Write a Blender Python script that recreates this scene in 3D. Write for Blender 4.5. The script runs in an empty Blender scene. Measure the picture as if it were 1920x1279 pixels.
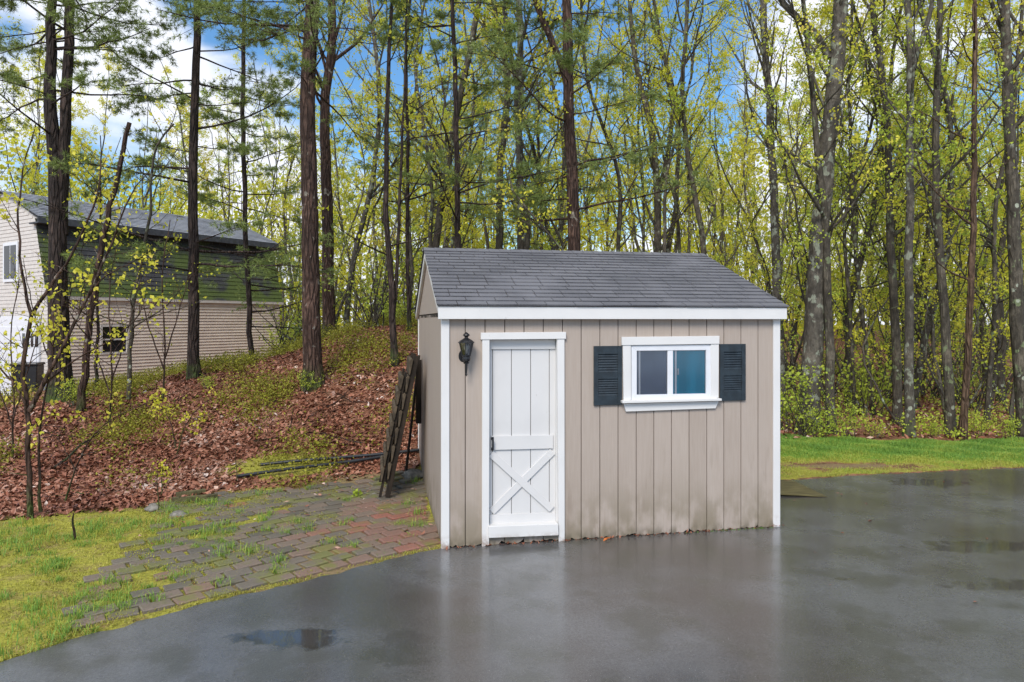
import bpy, bmesh, math, random
import numpy as np
from mathutils import Vector, Matrix
R_ = math.radians
SC = bpy.context.scene
COL = SC.collection
random.seed(5)
RNG = np.random.default_rng(11)

# ------------------------------------------------------------------ camera
CAMH, F, CX, HY = 2.30, 1280.0, 960.0, 600.0
cam = bpy.data.cameras.new('camera'); camo = bpy.data.objects.new('camera', cam); COL.objects.link(camo)
camo.location = (0, 0, CAMH); camo.rotation_euler = (R_(90), 0, 0)
cam.sensor_width = 36; cam.lens = 24; cam.shift_y = -(639.5 - HY) / 1920
cam.clip_start = 0.1; cam.clip_end = 1000
SC.camera = camo

# ------------------------------------------------------------------ sky and sun
SUN_EL, SUN_AZ = 42, 197          # azimuth clockwise from +Y
world = bpy.data.worlds.new('World'); SC.world = world; world.use_nodes = True
nt = world.node_tree; nt.nodes.clear()
def wn(t, **k):
    n = nt.nodes.new(t)
    for a, b in k.items(): setattr(n, a, b)
    return n
wo = wn('ShaderNodeOutputWorld'); bg = wn('ShaderNodeBackground')
sky = wn('ShaderNodeTexSky', sky_type='NISHITA', sun_disc=False)
sky.sun_elevation = R_(SUN_EL); sky.sun_rotation = R_(SUN_AZ); sky.air_density = 1.3; sky.dust_density = 0.4; sky.ozone_density = 3.0
tc = wn('ShaderNodeTexCoord')
def wmath(op, a, b=None, clamp=False):
    n = wn('ShaderNodeMath', operation=op, use_clamp=clamp)
    for i, v in enumerate((a, b)):
        if v is None: continue
        if isinstance(v, (int, float)): n.inputs[i].default_value = v
        else: nt.links.new(v, n.inputs[i])
    return n.outputs[0]
mp = wn('ShaderNodeMapping'); mp.inputs['Scale'].default_value = (1.0, 1.0, 2.2); mp.inputs['Location'].default_value = (0.35, 0.1, 0.2)
nt.links.new(tc.outputs['Generated'], mp.inputs['Vector'])
nz = wn('ShaderNodeTexNoise'); nz.inputs['Scale'].default_value = 3.2; nz.inputs['Detail'].default_value = 7; nz.inputs['Roughness'].default_value = 0.55
nt.links.new(mp.outputs[0], nz.inputs['Vector'])
cloud = wmath('MULTIPLY', wmath('SUBTRACT', nz.outputs['Fac'], 0.5), 1.6)
def blob(px, py, rad, amp):
    global cloud
    d = Vector(((px - CX) / F, 1, (HY - py) / F)).normalized()
    v = wn('ShaderNodeVectorMath', operation='DISTANCE'); nt.links.new(tc.outputs['Generated'], v.inputs[0]); v.inputs[1].default_value = d
    x = wmath('DIVIDE', v.outputs['Value'], rad)
    g = wmath('MULTIPLY', wmath('POWER', 2.718, wmath('MULTIPLY', wmath('MULTIPLY', x, x), -1.0)), amp)
    cloud = wmath('ADD', cloud, g)
for b in ((230, 100, .16, .7), (20, 190, .10, .4), (430, 260, .12, .3), (760, 190, .12, .35), (1560, 90, .2, .5), (1380, 190, .12, .4),
          (380, 30, .09, -.5), (60, 90, .05, -.2), (260, 300, .12, -.55), (120, 330, .1, -.3), (30, 90, .06, -.35), (800, 60, .16, -.5), (1150, 90, .24, -.7), (1330, 30, .1, -.3), (1900, 120, .12, -.15)):
    blob(*b)
sep = wn('ShaderNodeSeparateXYZ'); nt.links.new(tc.outputs['Generated'], sep.inputs[0])
low = wmath('MULTIPLY', wmath('SUBTRACT', 0.26, sep.outputs['Z'], clamp=True), 1.9)
high = wmath('MULTIPLY', wmath('SUBTRACT', sep.outputs['Z'], 0.5, clamp=True), 1.2)   # mostly cloudy overhead
cloud = wmath('ADD', wmath('ADD', cloud, low), high)
mr = wn('ShaderNodeMapRange'); mr.inputs['From Min'].default_value = 0.02; mr.inputs['From Max'].default_value = 0.34
mr.interpolation_type = 'SMOOTHSTEP'; nt.links.new(cloud, mr.inputs['Value'])
tint = wn('ShaderNodeMix', data_type='RGBA', blend_type='MULTIPLY'); tint.inputs[0].default_value = 1
nt.links.new(sky.outputs[0], tint.inputs[6]); tint.inputs[7].default_value = (0.66, 0.98, 1.22, 1)
mixc = wn('ShaderNodeMix', data_type='RGBA'); nt.links.new(mr.outputs[0], mixc.inputs[0])
nt.links.new(tint.outputs[2], mixc.inputs[6]); mixc.inputs[7].default_value = (7.6, 7.9, 8.6, 1)
nt.links.new(mixc.outputs[2], bg.inputs['Color']); bg.inputs['Strength'].default_value = 0.088
nt.links.new(bg.outputs[0], wo.inputs['Surface'])
sl = bpy.data.lights.new('sun', 'SUN'); sl.energy = 2.2; sl.angle = R_(24); sl.color = (1, .93, .84)
so = bpy.data.objects.new('sun', sl); COL.objects.link(so)
sd = Vector((math.sin(R_(SUN_AZ)) * math.cos(R_(SUN_EL)), math.cos(R_(SUN_AZ)) * math.cos(R_(SUN_EL)), math.sin(R_(SUN_EL))))
so.rotation_euler = sd.to_track_quat('Z', 'Y').to_euler(); so.location = (0, 0, 30)
SC.view_settings.view_transform = 'Standard'; SC.view_settings.look = 'None'
SC.view_settings.gamma = 1; SC.view_settings.exposure = 0.66
SC.cycles.max_bounces = 6; SC.cycles.transparent_max_bounces = 8

# ------------------------------------------------------------------ helpers
def link(o): COL.objects.link(o); return o
def empty(name, loc, rz=0):
    o = bpy.data.objects.new(name, None); o.location = loc; o.rotation_euler = (0, 0, rz); return link(o)
def tag(o, label=None, cat=None, group=None, kind=None):
    for k, v in (('label', label), ('category', cat), ('group', group), ('kind', kind)):
        if v: o[k] = v
    return o
def mesh_np(name, V, Fc, mat, parent=None, tone=None, smooth=False, attrs=None):
    V = np.asarray(V, np.float32); Fc = np.asarray(Fc, np.int32)
    me = bpy.data.meshes.new(name); n, k = Fc.shape
    me.vertices.add(len(V)); me.vertices.foreach_set('co', V.ravel())
    me.loops.add(n * k); me.loops.foreach_set('vertex_index', Fc.ravel())
    me.polygons.add(n); me.polygons.foreach_set('loop_start', np.arange(0, n * k, k, dtype=np.int32))
    me.polygons.foreach_set('use_smooth', np.full(n, smooth))
    if tone is not None:
        a = me.attributes.new('tone', 'FLOAT', 'FACE'); a.data.foreach_set('value', np.asarray(tone, np.float32))
    if attrs:
        for an, av in attrs.items():
            a = me.attributes.new(an, 'FLOAT', 'POINT'); a.data.foreach_set('value', np.asarray(av, np.float32))
    me.update(calc_edges=True); me.materials.append(mat)
    o = bpy.data.objects.new(name, me); link(o)
    if parent: o.parent = parent
    return o
class MB:
    """collects polygons for ONE mesh object"""
    def __init__(s): s.v = []; s.f = []; s.t = []
    def poly(s, pts, faces, tone=0.5):
        b = len(s.v); s.v += [tuple(p) for p in pts]; s.f += [tuple(i + b for i in f) for f in faces]; s.t += [tone] * len(faces)
    def box(s, x0, y0, z0, x1, y1, z1, tone=0.5, M=None):
        p = [Vector(q) for q in ((x0,y0,z0),(x1,y0,z0),(x1,y1,z0),(x0,y1,z0),(x0,y0,z1),(x1,y0,z1),(x1,y1,z1),(x0,y1,z1))]
        if M: p = [M @ q for q in p]
        s.poly(p, ((0,3,2,1),(4,5,6,7),(0,1,5,4),(1,2,6,5),(2,3,7,6),(3,0,4,7)), tone)
    def prism(s, front, dvec, tone=0.5):
        """extrude a planar outline (list of points) by dvec"""
        n = len(front); d = Vector(dvec); a = [Vector(p) for p in front]; b = [p + d for p in a]
        s.poly(a + b, [tuple(range(n))[::-1], tuple(range(n, 2 * n))] + [(i, (i + 1) % n, n + (i + 1) % n, n + i) for i in range(n)], tone)
    def lathe(s, prof, c, k=12, tone=0.5):
        for i in range(len(prof) - 1):
            (r0, z0), (r1, z1) = prof[i], prof[i + 1]
            for j in range(k):
                a, b = 2 * math.pi * j / k, 2 * math.pi * (j + 1) / k
                s.poly([(c[0]+r0*math.cos(a), c[1]+r0*math.sin(a), c[2]+z0), (c[0]+r0*math.cos(b), c[1]+r0*math.sin(b), c[2]+z0),
                        (c[0]+r1*math.cos(b), c[1]+r1*math.sin(b), c[2]+z1), (c[0]+r1*math.cos(a), c[1]+r1*math.sin(a), c[2]+z1)], [(0,1,2,3)], tone)
    def build(s, name, mat, parent=None, bevel=0, smooth=False, weld=False):
        me = bpy.data.meshes.new(name); me.from_pydata(s.v, [], s.f)
        a = me.attributes.new('tone', 'FLOAT', 'FACE'); a.data.foreach_set('value', s.t)
        me.materials.append(mat)
        bm = bmesh.new(); bm.from_mesh(me)
        if weld: bmesh.ops.remove_doubles(bm, verts=bm.verts, dist=1e-5)
        bmesh.ops.recalc_face_normals(bm, faces=bm.faces); bm.to_mesh(me); bm.free()
        for p in me.polygons: p.use_smooth = smooth
        o = bpy.data.objects.new(name, me); link(o)
        if parent: o.parent = parent
        if bevel:
            m = o.modifiers.new('bevel', 'BEVEL'); m.width = bevel; m.segments = 2; m.limit_method = 'ANGLE'
        return o

# ------------------------------------------------------------------ materials
class NT:
    def __init__(s, name):
        s.m = bpy.data.materials.new(name); s.m.use_nodes = True; s.t = s.m.node_tree; s.t.nodes.clear()
        s.out = s.n('ShaderNodeOutputMaterial'); s.b = s.n('ShaderNodeBsdfPrincipled'); s.l(s.b.outputs[0], s.out.inputs['Surface'])
        s.tc = s.n('ShaderNodeTexCoord')
    def n(s, t, **k):
        x = s.t.nodes.new(t)
        for a, b in k.items(): setattr(x, a, b)
        return x
    def l(s, a, b): s.t.links.new(a, b)
    def put(s, sock, v):
        if hasattr(v, 'default_value') and hasattr(v, 'links'): s.l(v, sock)
        else: sock.default_value = v
    def noise(s, scale, stretch=(1,1,1), detail=4, rough=.55, coord='Object', kind='Fac', loc=(0,0,0)):
        mp = s.n('ShaderNodeMapping'); mp.inputs['Scale'].default_value = stretch; mp.inputs['Location'].default_value = loc
        s.l(s.tc.outputs[coord], mp.inputs[0])
        z = s.n('ShaderNodeTexNoise'); z.inputs['Scale'].default_value = scale; z.inputs['Detail'].default_value = detail; z.inputs['Roughness'].default_value = rough
        s.l(mp.outputs[0], z.inputs['Vector']); return z.outputs[kind]
    def vor(s, scale, stretch=(1,1,1), feature='F1', out='Distance', coord='Object'):
        mp = s.n('ShaderNodeMapping'); mp.inputs['Scale'].default_value = stretch; s.l(s.tc.outputs[coord], mp.inputs[0])
        z = s.n('ShaderNodeTexVoronoi', feature=feature); z.inputs['Scale'].default_value = scale; s.l(mp.outputs[0], z.inputs['Vector']); return z.outputs[out]
    def attr(s, name, out='Fac'):
        a = s.n('ShaderNodeAttribute'); a.attribute_name = name; return a.outputs[out]
    def rnd(s): return s.n('ShaderNodeObjectInfo').outputs['Random']
    def sep(s, i, coord='Object'):
        x = s.n('ShaderNodeSeparateXYZ'); s.l(s.tc.outputs[coord], x.inputs[0]); return x.outputs[i]
    def ramp(s, v, stops, interp='LINEAR'):
        r = s.n('ShaderNodeValToRGB'); r.color_ramp.interpolation = interp; e = r.color_ramp.elements
        while len(e) < len(stops): e.new(0.5)
        for i, (p, c) in enumerate(stops):
            e[i].position = p; e[i].color = (c, c, c, 1) if isinstance(c, (int, float)) else (*c, 1)
        s.l(v, r.inputs[0]); return r.outputs[0]
    def mr(s, v, a, b, c=0, d=1, smooth=True):
        r = s.n('ShaderNodeMapRange'); r.interpolation_type = 'SMOOTHSTEP' if smooth else 'LINEAR'
        for i, x in zip(('From Min','From Max','To Min','To Max'), (a, b, c, d)): r.inputs[i].default_value = x
        s.l(v, r.inputs['Value']); return r.outputs[0]
    def math(s, op, a, b=0.0, clamp=False):
        m = s.n('ShaderNodeMath', operation=op, use_clamp=clamp); s.put(m.inputs[0], a); s.put(m.inputs[1], b); return m.outputs[0]
    def mix(s, f, a, b, mode='MIX'):
        m = s.n('ShaderNodeMix', data_type='RGBA', blend_type=mode); s.put(m.inputs[0], f)
        for i, v in ((6, a), (7, b)):
            if isinstance(v, tuple): m.inputs[i].default_value = (*v, 1)
            else: s.l(v, m.inputs[i])
        return m.outputs[2]
    def bump(s, h, strength=.3, dist=.01):
        b = s.n('ShaderNodeBump'); b.inputs['Strength'].default_value = strength; b.inputs['Distance'].default_value = dist
        s.l(h, b.inputs['Height']); s.l(b.outputs[0], s.b.inputs['Normal']); return b
    def fin(s, col=None, rough=None, spec=None, metal=None):
        if col is not None:
            if isinstance(col, tuple): s.b.inputs['Base Color'].default_value = (*col, 1)
            else: s.l(col, s.b.inputs['Base Color'])
        if rough is not None: s.put(s.b.inputs['Roughness'], rough)
        if spec is not None: s.put(s.b.inputs['Specular IOR Level'], spec)
        if metal is not None: s.put(s.b.inputs['Metallic'], metal)
        return s.m

def m_siding():
    s = NT('tan painted siding')
    g = s.noise(6, (9, 9, .6), 6); blot = s.noise(1.3, (1, 1, .7), 5)
    c = s.mix(s.mr(g, .3, .75), (.378, .312, .262), (.408, .342, .290))
    c = s.mix(s.math('MULTIPLY', s.mr(blot, .45, .75), .4), c, (.325, .265, .215)); c = s.mix(s.attr('tone'), s.mix(.14, c, (.22, .18, .15)), s.mix(.08, c, (.6, .55, .5)))
    z = s.sep(2)
    d = s.math('MULTIPLY', s.mr(z, .75, 0.0), s.mr(s.noise(3.5, (1.4, 1.4, .8), 6, loc=(3, 1, 2)), .34, .62))
    c = s.mix(s.math('MULTIPLY', d, .8), c, (.20, .165, .11)); st = s.math('MULTIPLY', s.mr(s.noise(5, (2.5, 2.5, .35), 5, loc=(1, 7, 2)), .56, .70), s.mr(z, 1.5, .2)); c = s.mix(s.math('MULTIPLY', st, .35), c, (.22, .17, .13))
    d2 = s.math('MULTIPLY', s.mr(z, .12, 0.0), s.mr(s.noise(11, (1, 1, .6), 5, loc=(7, 0, 1)), .42, .6))
    c = s.mix(s.math('MULTIPLY', d2, .7), c, (.10, .085, .055))
    s.bump(g, .25, .003)
    return s.fin(c, .62, .3)
def m_white(name='white painted trim', base=(.67, .66, .645), wear=.5):
    s = NT(name)
    n1 = s.noise(2.2, (1, 1, 1), 6); n2 = s.noise(24, (1, 1, 1), 5, .7)
    c = s.mix(s.math('MULTIPLY', s.mr(n1, .4, .75), .35), base, tuple(v * .84 for v in base))
    ch = s.math('MULTIPLY', s.mr(n2, .66, .72), s.mr(s.noise(1.1, detail=2, loc=(4, 4, 1)), .5, .62))
    c = s.mix(s.math('MULTIPLY', ch, wear), c, (.22, .17, .13))
    bt = s.math('MULTIPLY', s.mr(s.sep(2), .16, 0.0), s.mr(s.noise(14, detail=4, loc=(1, 5, 0)), .38, .6))
    c = s.mix(s.math('MULTIPLY', bt, .8), c, (.24, .15, .10))
    s.bump(s.noise(30, (1, 1, .3), 4), .12, .002)
    return s.fin(c, .5, .35)
def m_plain(name, col, rough=.5, spec=.5, metal=0, var=.25, scale=8, bump=.1, stretch=(1,1,1), coord='Object'):
    s = NT(name); n = s.noise(scale, stretch, 5, coord=coord)
    c = s.mix(s.mr(n, .3, .7), tuple(v * (1 - var) for v in col), tuple(min(1, v * (1 + var)) for v in col))
    s.bump(n, bump, .004)
    return s.fin(c, rough, spec, metal)
def m_shingle(name, a, b, moss=None, mossr=(.45, .6)):
    s = NT(name); t = s.attr('tone'); g = s.noise(180, detail=2); n = s.noise(1.6, detail=5)
    c = s.mix(t, a, b)
    c = s.mix(s.mr(t, .011, .009, 0, 1, False), c, (.012, .012, .014))  # black cut edges, darkened to paint the shade line under each course
    c = s.mix(s.mr(g, .35, .7, 0, .35), c, tuple(v * 1.9 for v in b))
    c = s.mix(s.mr(n, .4, .7, 0, .5), c, tuple(v * .7 for v in a)); c = s.mix(s.mr(s.noise(.9, detail=4, loc=(4, 4, 4)), .48, .64, 0, .45), c, tuple(v * 1.25 for v in b))
    if moss:
        mm = s.math('MULTIPLY', s.mr(s.noise(.55, (1, 1, 1.5), 6, .65), *mossr), 1.0)
        c = s.mix(mm, c, moss)
    s.bump(g, .5, .004)
    return s.fin(c, .62, .45)
def m_bark(name, dark, light, lichen=0.0, licol=(.30, .34, .24), scale=1.0, moss=0.0, crk=1.0, st=.32):
    s = NT(name)
    r = s.noise(9 * scale, (1, 1, st), 8, .7); v = s.vor(15 * scale, (1, 1, .17), 'DISTANCE_TO_EDGE')
    crack = s.math('MAXIMUM', s.mr(v, 0.0, .22), 1 - crk)
    c = s.mix(s.math('MULTIPLY', crack, s.mr(r, .3, .7)), dark, light)
    c = s.mix(s.mr(s.noise(1.7, (1, 1, .5), 6, .65), .42, .66, 0, .75), c, tuple(x * .6 for x in dark)); c = s.mix(s.mr(s.noise(3.1, (1, 1, .7), 6, .7, loc=(8, 1, 3)), .52, .66, 0, .45), c, tuple(x * 1.5 for x in light))
    if lichen:
        l = s.math('MULTIPLY', s.mr(s.noise(5.5, (1, 1, .8), 5, .6), .66 - .11 * lichen, .70 - .09 * lichen), .75)
        c = s.mix(l, c, licol)
    if lichen > .6:
        vd = s.vor(7.5, (1, 1, .85)); ms_ = s.mr(s.noise(1.2, detail=3, loc=(6, 6, 6)), .5, .6)
        sp = s.math('MULTIPLY', s.mr(s.math('ADD', vd, s.math('MULTIPLY', s.math('SUBTRACT', s.noise(22, detail=3), .5), .35)), .30, .24), ms_)
        c = s.mix(s.math('MULTIPLY', sp, .85), c, (.40, .43, .33))
    if moss:
        mo = s.math('MULTIPLY', s.mr(s.sep(2), .55, 0.0), s.mr(s.noise(5, detail=4, loc=(2, 2, 2)), .35, .6))
        c = s.mix(s.math('MULTIPLY', mo, moss), c, (.07, .11, .02))
    h = s.math('ADD', crack, r); s.bump(h, .9, .03)
    return s.fin(c, .75, .3)
def m_leaf(name, stops, trans=.35, rough=.5, objvar=0.0):
    s = NT(name); t = s.attr('tone')
    if objvar: t = s.math('ADD', s.math('MULTIPLY', t, 1 - objvar), s.math('MULTIPLY', s.rnd(), objvar), True)
    c = s.ramp(t, stops)
    s.fin(c, rough, .3)
    if trans:
        tr = s.n('ShaderNodeBsdfTranslucent'); s.l(c, tr.inputs['Color']); mx = s.n('ShaderNodeMixShader'); mx.inputs[0].default_value = trans
        s.l(s.b.outputs[0], mx.inputs[1]); s.l(tr.outputs[0], mx.inputs[2]); s.l(mx.outputs[0], s.out.inputs['Surface'])
    return s.m
def m_asphalt():
    s = NT('wet asphalt')
    big = s.noise(.42, (1, 1.35, 1), 5, .5); mid = s.noise(1.9, (1, 1, 1), 5, .6, loc=(5, 2, 0)); g = s.noise(140, detail=3, rough=.7); g2 = s.vor(75, out='Distance'); g3 = s.noise(55, detail=3, rough=.8)
    c = s.mix(s.mr(big, .38, .62), (.066, .059, .053), (.125, .127, .132))
    c = s.mix(s.mr(mid, .45, .66, 0, .7), c, (.060, .059, .044))
    c = s.mix(s.mr(g3, .42, .60, 0, .4), c, (.045, .045, .046))
    c = s.mix(s.mr(g, .56, .70, 0, .7), c, (.22, .22, .22))
    spk = s.math('MULTIPLY', s.mr(s.vor(34, out='Distance'), .10, .05), s.mr(s.noise(7, detail=2, loc=(9, 9, 9)), .5, .62))
    c = s.mix(spk, c, (.42, .42, .40))
    # wetness: shiny film with drier patches, and two standing puddles
    wet = s.mr(s.math('ADD', s.math('MULTIPLY', big, .6), s.math('MULTIPLY', mid, .4)), .42, .60)
    rough = s.math('ADD', .11, s.math('MULTIPLY', wet, .22))
    X, Y = s.sep(0), s.sep(1)
    def pud(cx, cy, rx, ry):
        a = s.math('DIVIDE', s.math('SUBTRACT', X, cx), rx); b = s.math('DIVIDE', s.math('SUBTRACT', Y, cy), ry)
        d = s.math('SQRT', s.math('ADD', s.math('MULTIPLY', a, a), s.math('MULTIPLY', b, b)))
        d = s.math('ADD', d, s.math('MULTIPLY', s.math('SUBTRACT', s.noise(4.5, detail=5, loc=(2, 0, 0)), .5), 2.2))
        return s.mr(d, 1.0, .62)
    p = s.math('MAXIMUM', pud(-1.62, 4.93, .50, .17), s.math('MULTIPLY', pud(-.75, 4.75, .3, .3), .4))
    for q in ((1.35, 4.15, .5, .12), (2.95, 6.05, .13, .05), (5.2, 6.9, 1.3, .22), (4.6, 5.9, .9, .16), (5.9, 9.6, .7, .3)):
        p = s.math('MAXIMUM', p, pud(*q) if q[0] < 2 else s.math('MULTIPLY', pud(*q), .75))
    c = s.mix(s.math('MULTIPLY', p, .7), c, (.026, .024, .019))
    rough = s.math('MULTIPLY', rough, s.math('SUBTRACT', 1.0, s.math('MULTIPLY', p, .9)))
    s.put(s.b.inputs['Coat Roughness'], s.math('SUBTRACT', .15, s.math('MULTIPLY', p, .13)))
    hb = s.math('ADD', s.math('MULTIPLY', g, .5), s.math('MULTIPLY', g2, .6))
    hb = s.math('ADD', hb, s.math('MULTIPLY', g3, .8)); hb = s.math('MULTIPLY', hb, s.math('SUBTRACT', 1.0, s.math('MULTIPLY', p, .9)))
    s.bump(hb, .24, .006)
    s.b.inputs['Coat Weight'].default_value = .55
    return s.fin(c, rough, .5)
def m_ground():
    s = NT('forest ground')
    v = s.vor(17, out='Color'); n = s.noise(3, detail=6); f = s.noise(38, detail=4, rough=.7)
    lit = s.ramp(s.mix(.5, v, f), [(0, (.08, .035, .02)), (.4, (.20, .085, .048)), (.6, (.30, .14, .085)), (1, (.36, .22, .16))])
    lit = s.mix(s.mr(n, .4, .65, 0, .6), lit, (.075, .045, .022))
    moss = s.mix(f, (.17, .16, .025), (.46, .44, .06)); moss = s.mix(s.mr(s.noise(5, detail=4), .45, .68, 0, .7), moss, (.26, .19, .08))
    gr = s.mix(f, (.07, .17, .015), (.20, .36, .04))
    dirt = s.mix(f, (.11, .075, .035), (.34, .25, .13))
    e = s.math('MULTIPLY', s.math('SUBTRACT', s.noise(2.6, detail=6, rough=.65), .5), 1.3)
    def z(name): return s.mr(s.math('ADD', s.attr(name), e), .40, .60)
    c = s.mix(z('dirt'), lit, dirt); c = s.mix(z('moss'), c, moss); c = s.mix(z('grass'), c, gr)
    s.bump(s.math('ADD', f, s.vor(17)), .8, .03)
    return s.fin(c, .8, .25)
def m_brick():
    s = NT('weathered paving brick'); t = s.attr('tone')
    c = s.ramp(t, [(0, (.10, .088, .070)), (.4, (.165, .138, .108)), (.6, (.205, .145, .108)), (.8, (.24, .125, .095)), (1, (.30, .12, .085))])
    c = s.mix(s.mr(s.noise(40, detail=5), .4, .7, 0, .5), c, (.10, .09, .07))
    c = s.mix(s.mr(s.noise(2.0, detail=6, rough=.65), .50, .62, 0, .7), c, (.16, .17, .035))
    s.bump(s.noise(60, detail=4), .5, .006)
    return s.fin(c, .5, .45)

SIDING = m_siding(); WHITE = m_white(); DOORW = m_white('white door paint', (.615, .605, .595), .4); VINYL = m_plain('white vinyl', (.68, .69, .72), .35, .5, var=.03, bump=.02)
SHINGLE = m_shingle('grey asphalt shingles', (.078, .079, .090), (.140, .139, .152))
SHUT = m_plain('dark slate shutter', (.016, .026, .034), .45, .5, var=.3, scale=12)
BLACK = m_plain('black painted metal', (.010, .010, .012), .35, .5, var=.2)
GROOVE = m_plain('shadowed plywood', (.05, .04, .032), .8, .2)
ASPH = m_asphalt(); GROUND = m_ground(); BRICK = m_brick()
DARKWOOD = m_plain('dark weathered lumber', (.024, .016, .010), .7, .3, var=.5, scale=7, stretch=(3, 3, .4), bump=.4)
PALEWOOD = m_plain('grey green weathered slat', (.075, .056, .036), .7, .3, var=.5, scale=9, bump=.4)
RAMPW = m_plain('mossy plywood ramp', (.10, .085, .035), .75, .3, var=.45, scale=5, stretch=(.6, 4, 1), bump=.4)
STONE = m_plain('grey field stone', (.20, .185, .16), .8, .3, var=.4, scale=14, bump=.6)
PIPE = m_plain('black plastic pipe', (.016, .018, .022), .38, .5, var=.3)
BARK_D = m_bark('dark pine bark', (.022, .014, .011), (.085, .056, .045), moss=.8)
BARK_R = m_bark('reddish brown bark', (.035, .018, .012), (.125, .072, .052), .35, (.30, .27, .22), moss=.7)
BARK_G = m_bark('grey lichen bark', (.045, .038, .029), (.150, .130, .102), 1.0, (.27, .29, .22), moss=.6, crk=.3, st=.5)
BARK_M = m_bark('brown grey bark', (.040, .033, .024), (.145, .122, .090), .7, (.20, .24, .12), crk=.45, st=.4)
BARK_O = m_bark('orange stripped bark', (.065, .038, .022), (.17, .105, .065))
LEAF_Y = m_leaf('spring yellow leaves', [(0, (.34, .38, .03)), (.5, (.70, .69, .06)), (.8, (.84, .76, .11)), (1, (.76, .52, .18))], .5, objvar=.45)
LEAF_G = m_leaf('young green leaves', [(0, (.22, .31, .035)), (.5, (.50, .60, .07)), (1, (.72, .74, .11))], .45, objvar=.2)
NEEDLE = m_leaf('pine needles', [(0, (.11, .15, .035)), (.5, (.23, .30, .08)), (1, (.36, .43, .13))], .25)
LITTER = m_leaf('fallen leaves', [(0, (.10, .038, .022)), (.35, (.25, .095, .055)), (.65, (.38, .175, .11)), (.9, (.50, .32, .24)), (1, (.62, .50, .44))], .0, .38)
OLIVE = m_leaf('olive undergrowth leaves', [(0, (.13, .12, .02)), (.35, (.26, .25, .03)), (.7, (.44, .44, .05)), (1, (.40, .24, .07))], .35)
GRASS = m_leaf('grass blades', [(0, (.10, .21, .045)), (.5, (.23, .40, .07)), (.8, (.44, .48, .08)), (1, (.45, .44, .10))], .35)
MOSSY = m_leaf('yellow moss blades', [(0, (.24, .17, .07)), (.3, (.31, .29, .06)), (.65, (.46, .46, .07)), (1, (.64, .56, .15))], .3)

# ------------------------------------------------------------------ terrain
def sstep(t): t = np.clip(t, 0, 1); return t * t * (3 - 2 * t)
def tz(x, y):
    x = np.asarray(x, float); y = np.asarray(y, float)
    H = np.interp(x, [-60, -15, -12.5, -9.5, -8, -5.5, -3.5, -1, 1, 4, 6.5, 60], [-.15, -.12, .35, .72, .85, 1.5, 2.1, 2.35, 1.4, .3, -.06, -.1])
    Y1 = np.interp(x, [-9, -5], [13.2, 17.0]); Y0 = np.interp(x, [-9, -1, 3], [8.2, 8.9, 11.3])
    S = sstep((y - Y0) / (Y1 - Y0))
    z = H * S
    z = z + S * (.05 * np.sin(x * 1.7 + y * .9) + .03 * np.sin(x * 3.9 - y * 2.3))
    z = z + np.where(x > 0, 1, np.interp(x, [-10, 0], [.3, 1])) * np.clip((y - 22) * .03, 0, 1.4)
    return z
def g2w(px, py, it=12):
    """ground point seen at a pixel of the photograph"""
    Y = 8.0
    dz = (HY - py) / F
    ys = np.linspace(2.5, 60, 1200); xs = (px - CX) / F * ys
    d = CAMH + dz * ys - tz(xs, ys)
    i = np.where(d <= 0)[0]
    Y = ys[i[0]] if len(i) else 60
    return np.array([(px - CX) / F * Y, Y, float(tz((px - CX) / F * Y, Y))])
def W(px, py, Y): return np.array([(px - CX) / F * Y, Y, CAMH + (HY - py) / F * Y])
def inpoly(x, y, P):
    P = np.asarray(P); ins = np.zeros(x.shape, bool); j = len(P) - 1
    for i in range(len(P)):
        xi, yi = P[i]; xj, yj = P[j]
        c = ((yi > y) != (yj > y)) & (x < (xj - xi) * (y - yi) / (yj - yi + 1e-12) + xi); ins ^= c; j = i
    return ins

# shed frame
SX, SY, SW, SD, YAW = -.7035, 6.874, 3.734, 3.80, R_(11.28)
E1 = Vector((math.cos(YAW), math.sin(YAW), 0)); E2 = Vector((-math.sin(YAW), math.cos(YAW), 0))
def S2W(u, d): return (SX + u * E1.x + d * E2.x, SY + u * E1.y + d * E2.y)
def Fp(px, py, d=0.0):
    """shed-local (u, z) seen at a pixel, on the plane at depth d of the front wall"""
    a = (px - CX) / F; x0, y0 = SX + d * E2.x, SY + d * E2.y
    u = (a * y0 - x0) / (E1.x - a * E1.y); Y = y0 + u * E1.y
    return u, CAMH + (HY - py) / F * Y

edge_px = [(-500, 1400), (-250, 1330), (0, 1252), (130, 1203), (280, 1163), (400, 1131), (520, 1104), (620, 1080), (700, 1060), (780, 1040), (832, 1031)]
EDGE = [tuple(g2w(*p)[:2]) for p in edge_px]
edge = []
for i in range(len(EDGE) - 1):
    a, b = np.array(EDGE[i]), np.array(EDGE[i + 1]); n = max(2, int(np.linalg.norm(b - a) / .06))
    for k in range(n): edge.append(a + (b - a) * k / n)
edge = [(p[0] + .018 * math.sin(p[0] * 23) + random.uniform(-.012, .012), p[1] + random.uniform(-.014, .014)) for p in edge]
far = [g2w(*p)[:2] for p in ((1450, 905), (1500, 902), (1600, 893), (1700, 889), (1800, 883), (1920, 878), (2100, 872))]
farl = []
for i in range(len(far) - 1):
    for k in range(14):
        t = k / 14; q = far[i] * (1 - t) + far[i + 1] * t; farl.append((q[0] + random.uniform(-.02, .02), q[1] + random.uniform(-.03, .03)))
sc1, sc2, sc3 = S2W(.05, .05), S2W(.4, 3.3), S2W(3.5, 3.3)
DRIVE = [(-14, -3)] + [(EDGE[0][0] - 4, EDGE[0][1] - 2.5)] + edge + [sc1, sc2, sc3] + farl + [(22, 10.8), (22, -3)]

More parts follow.
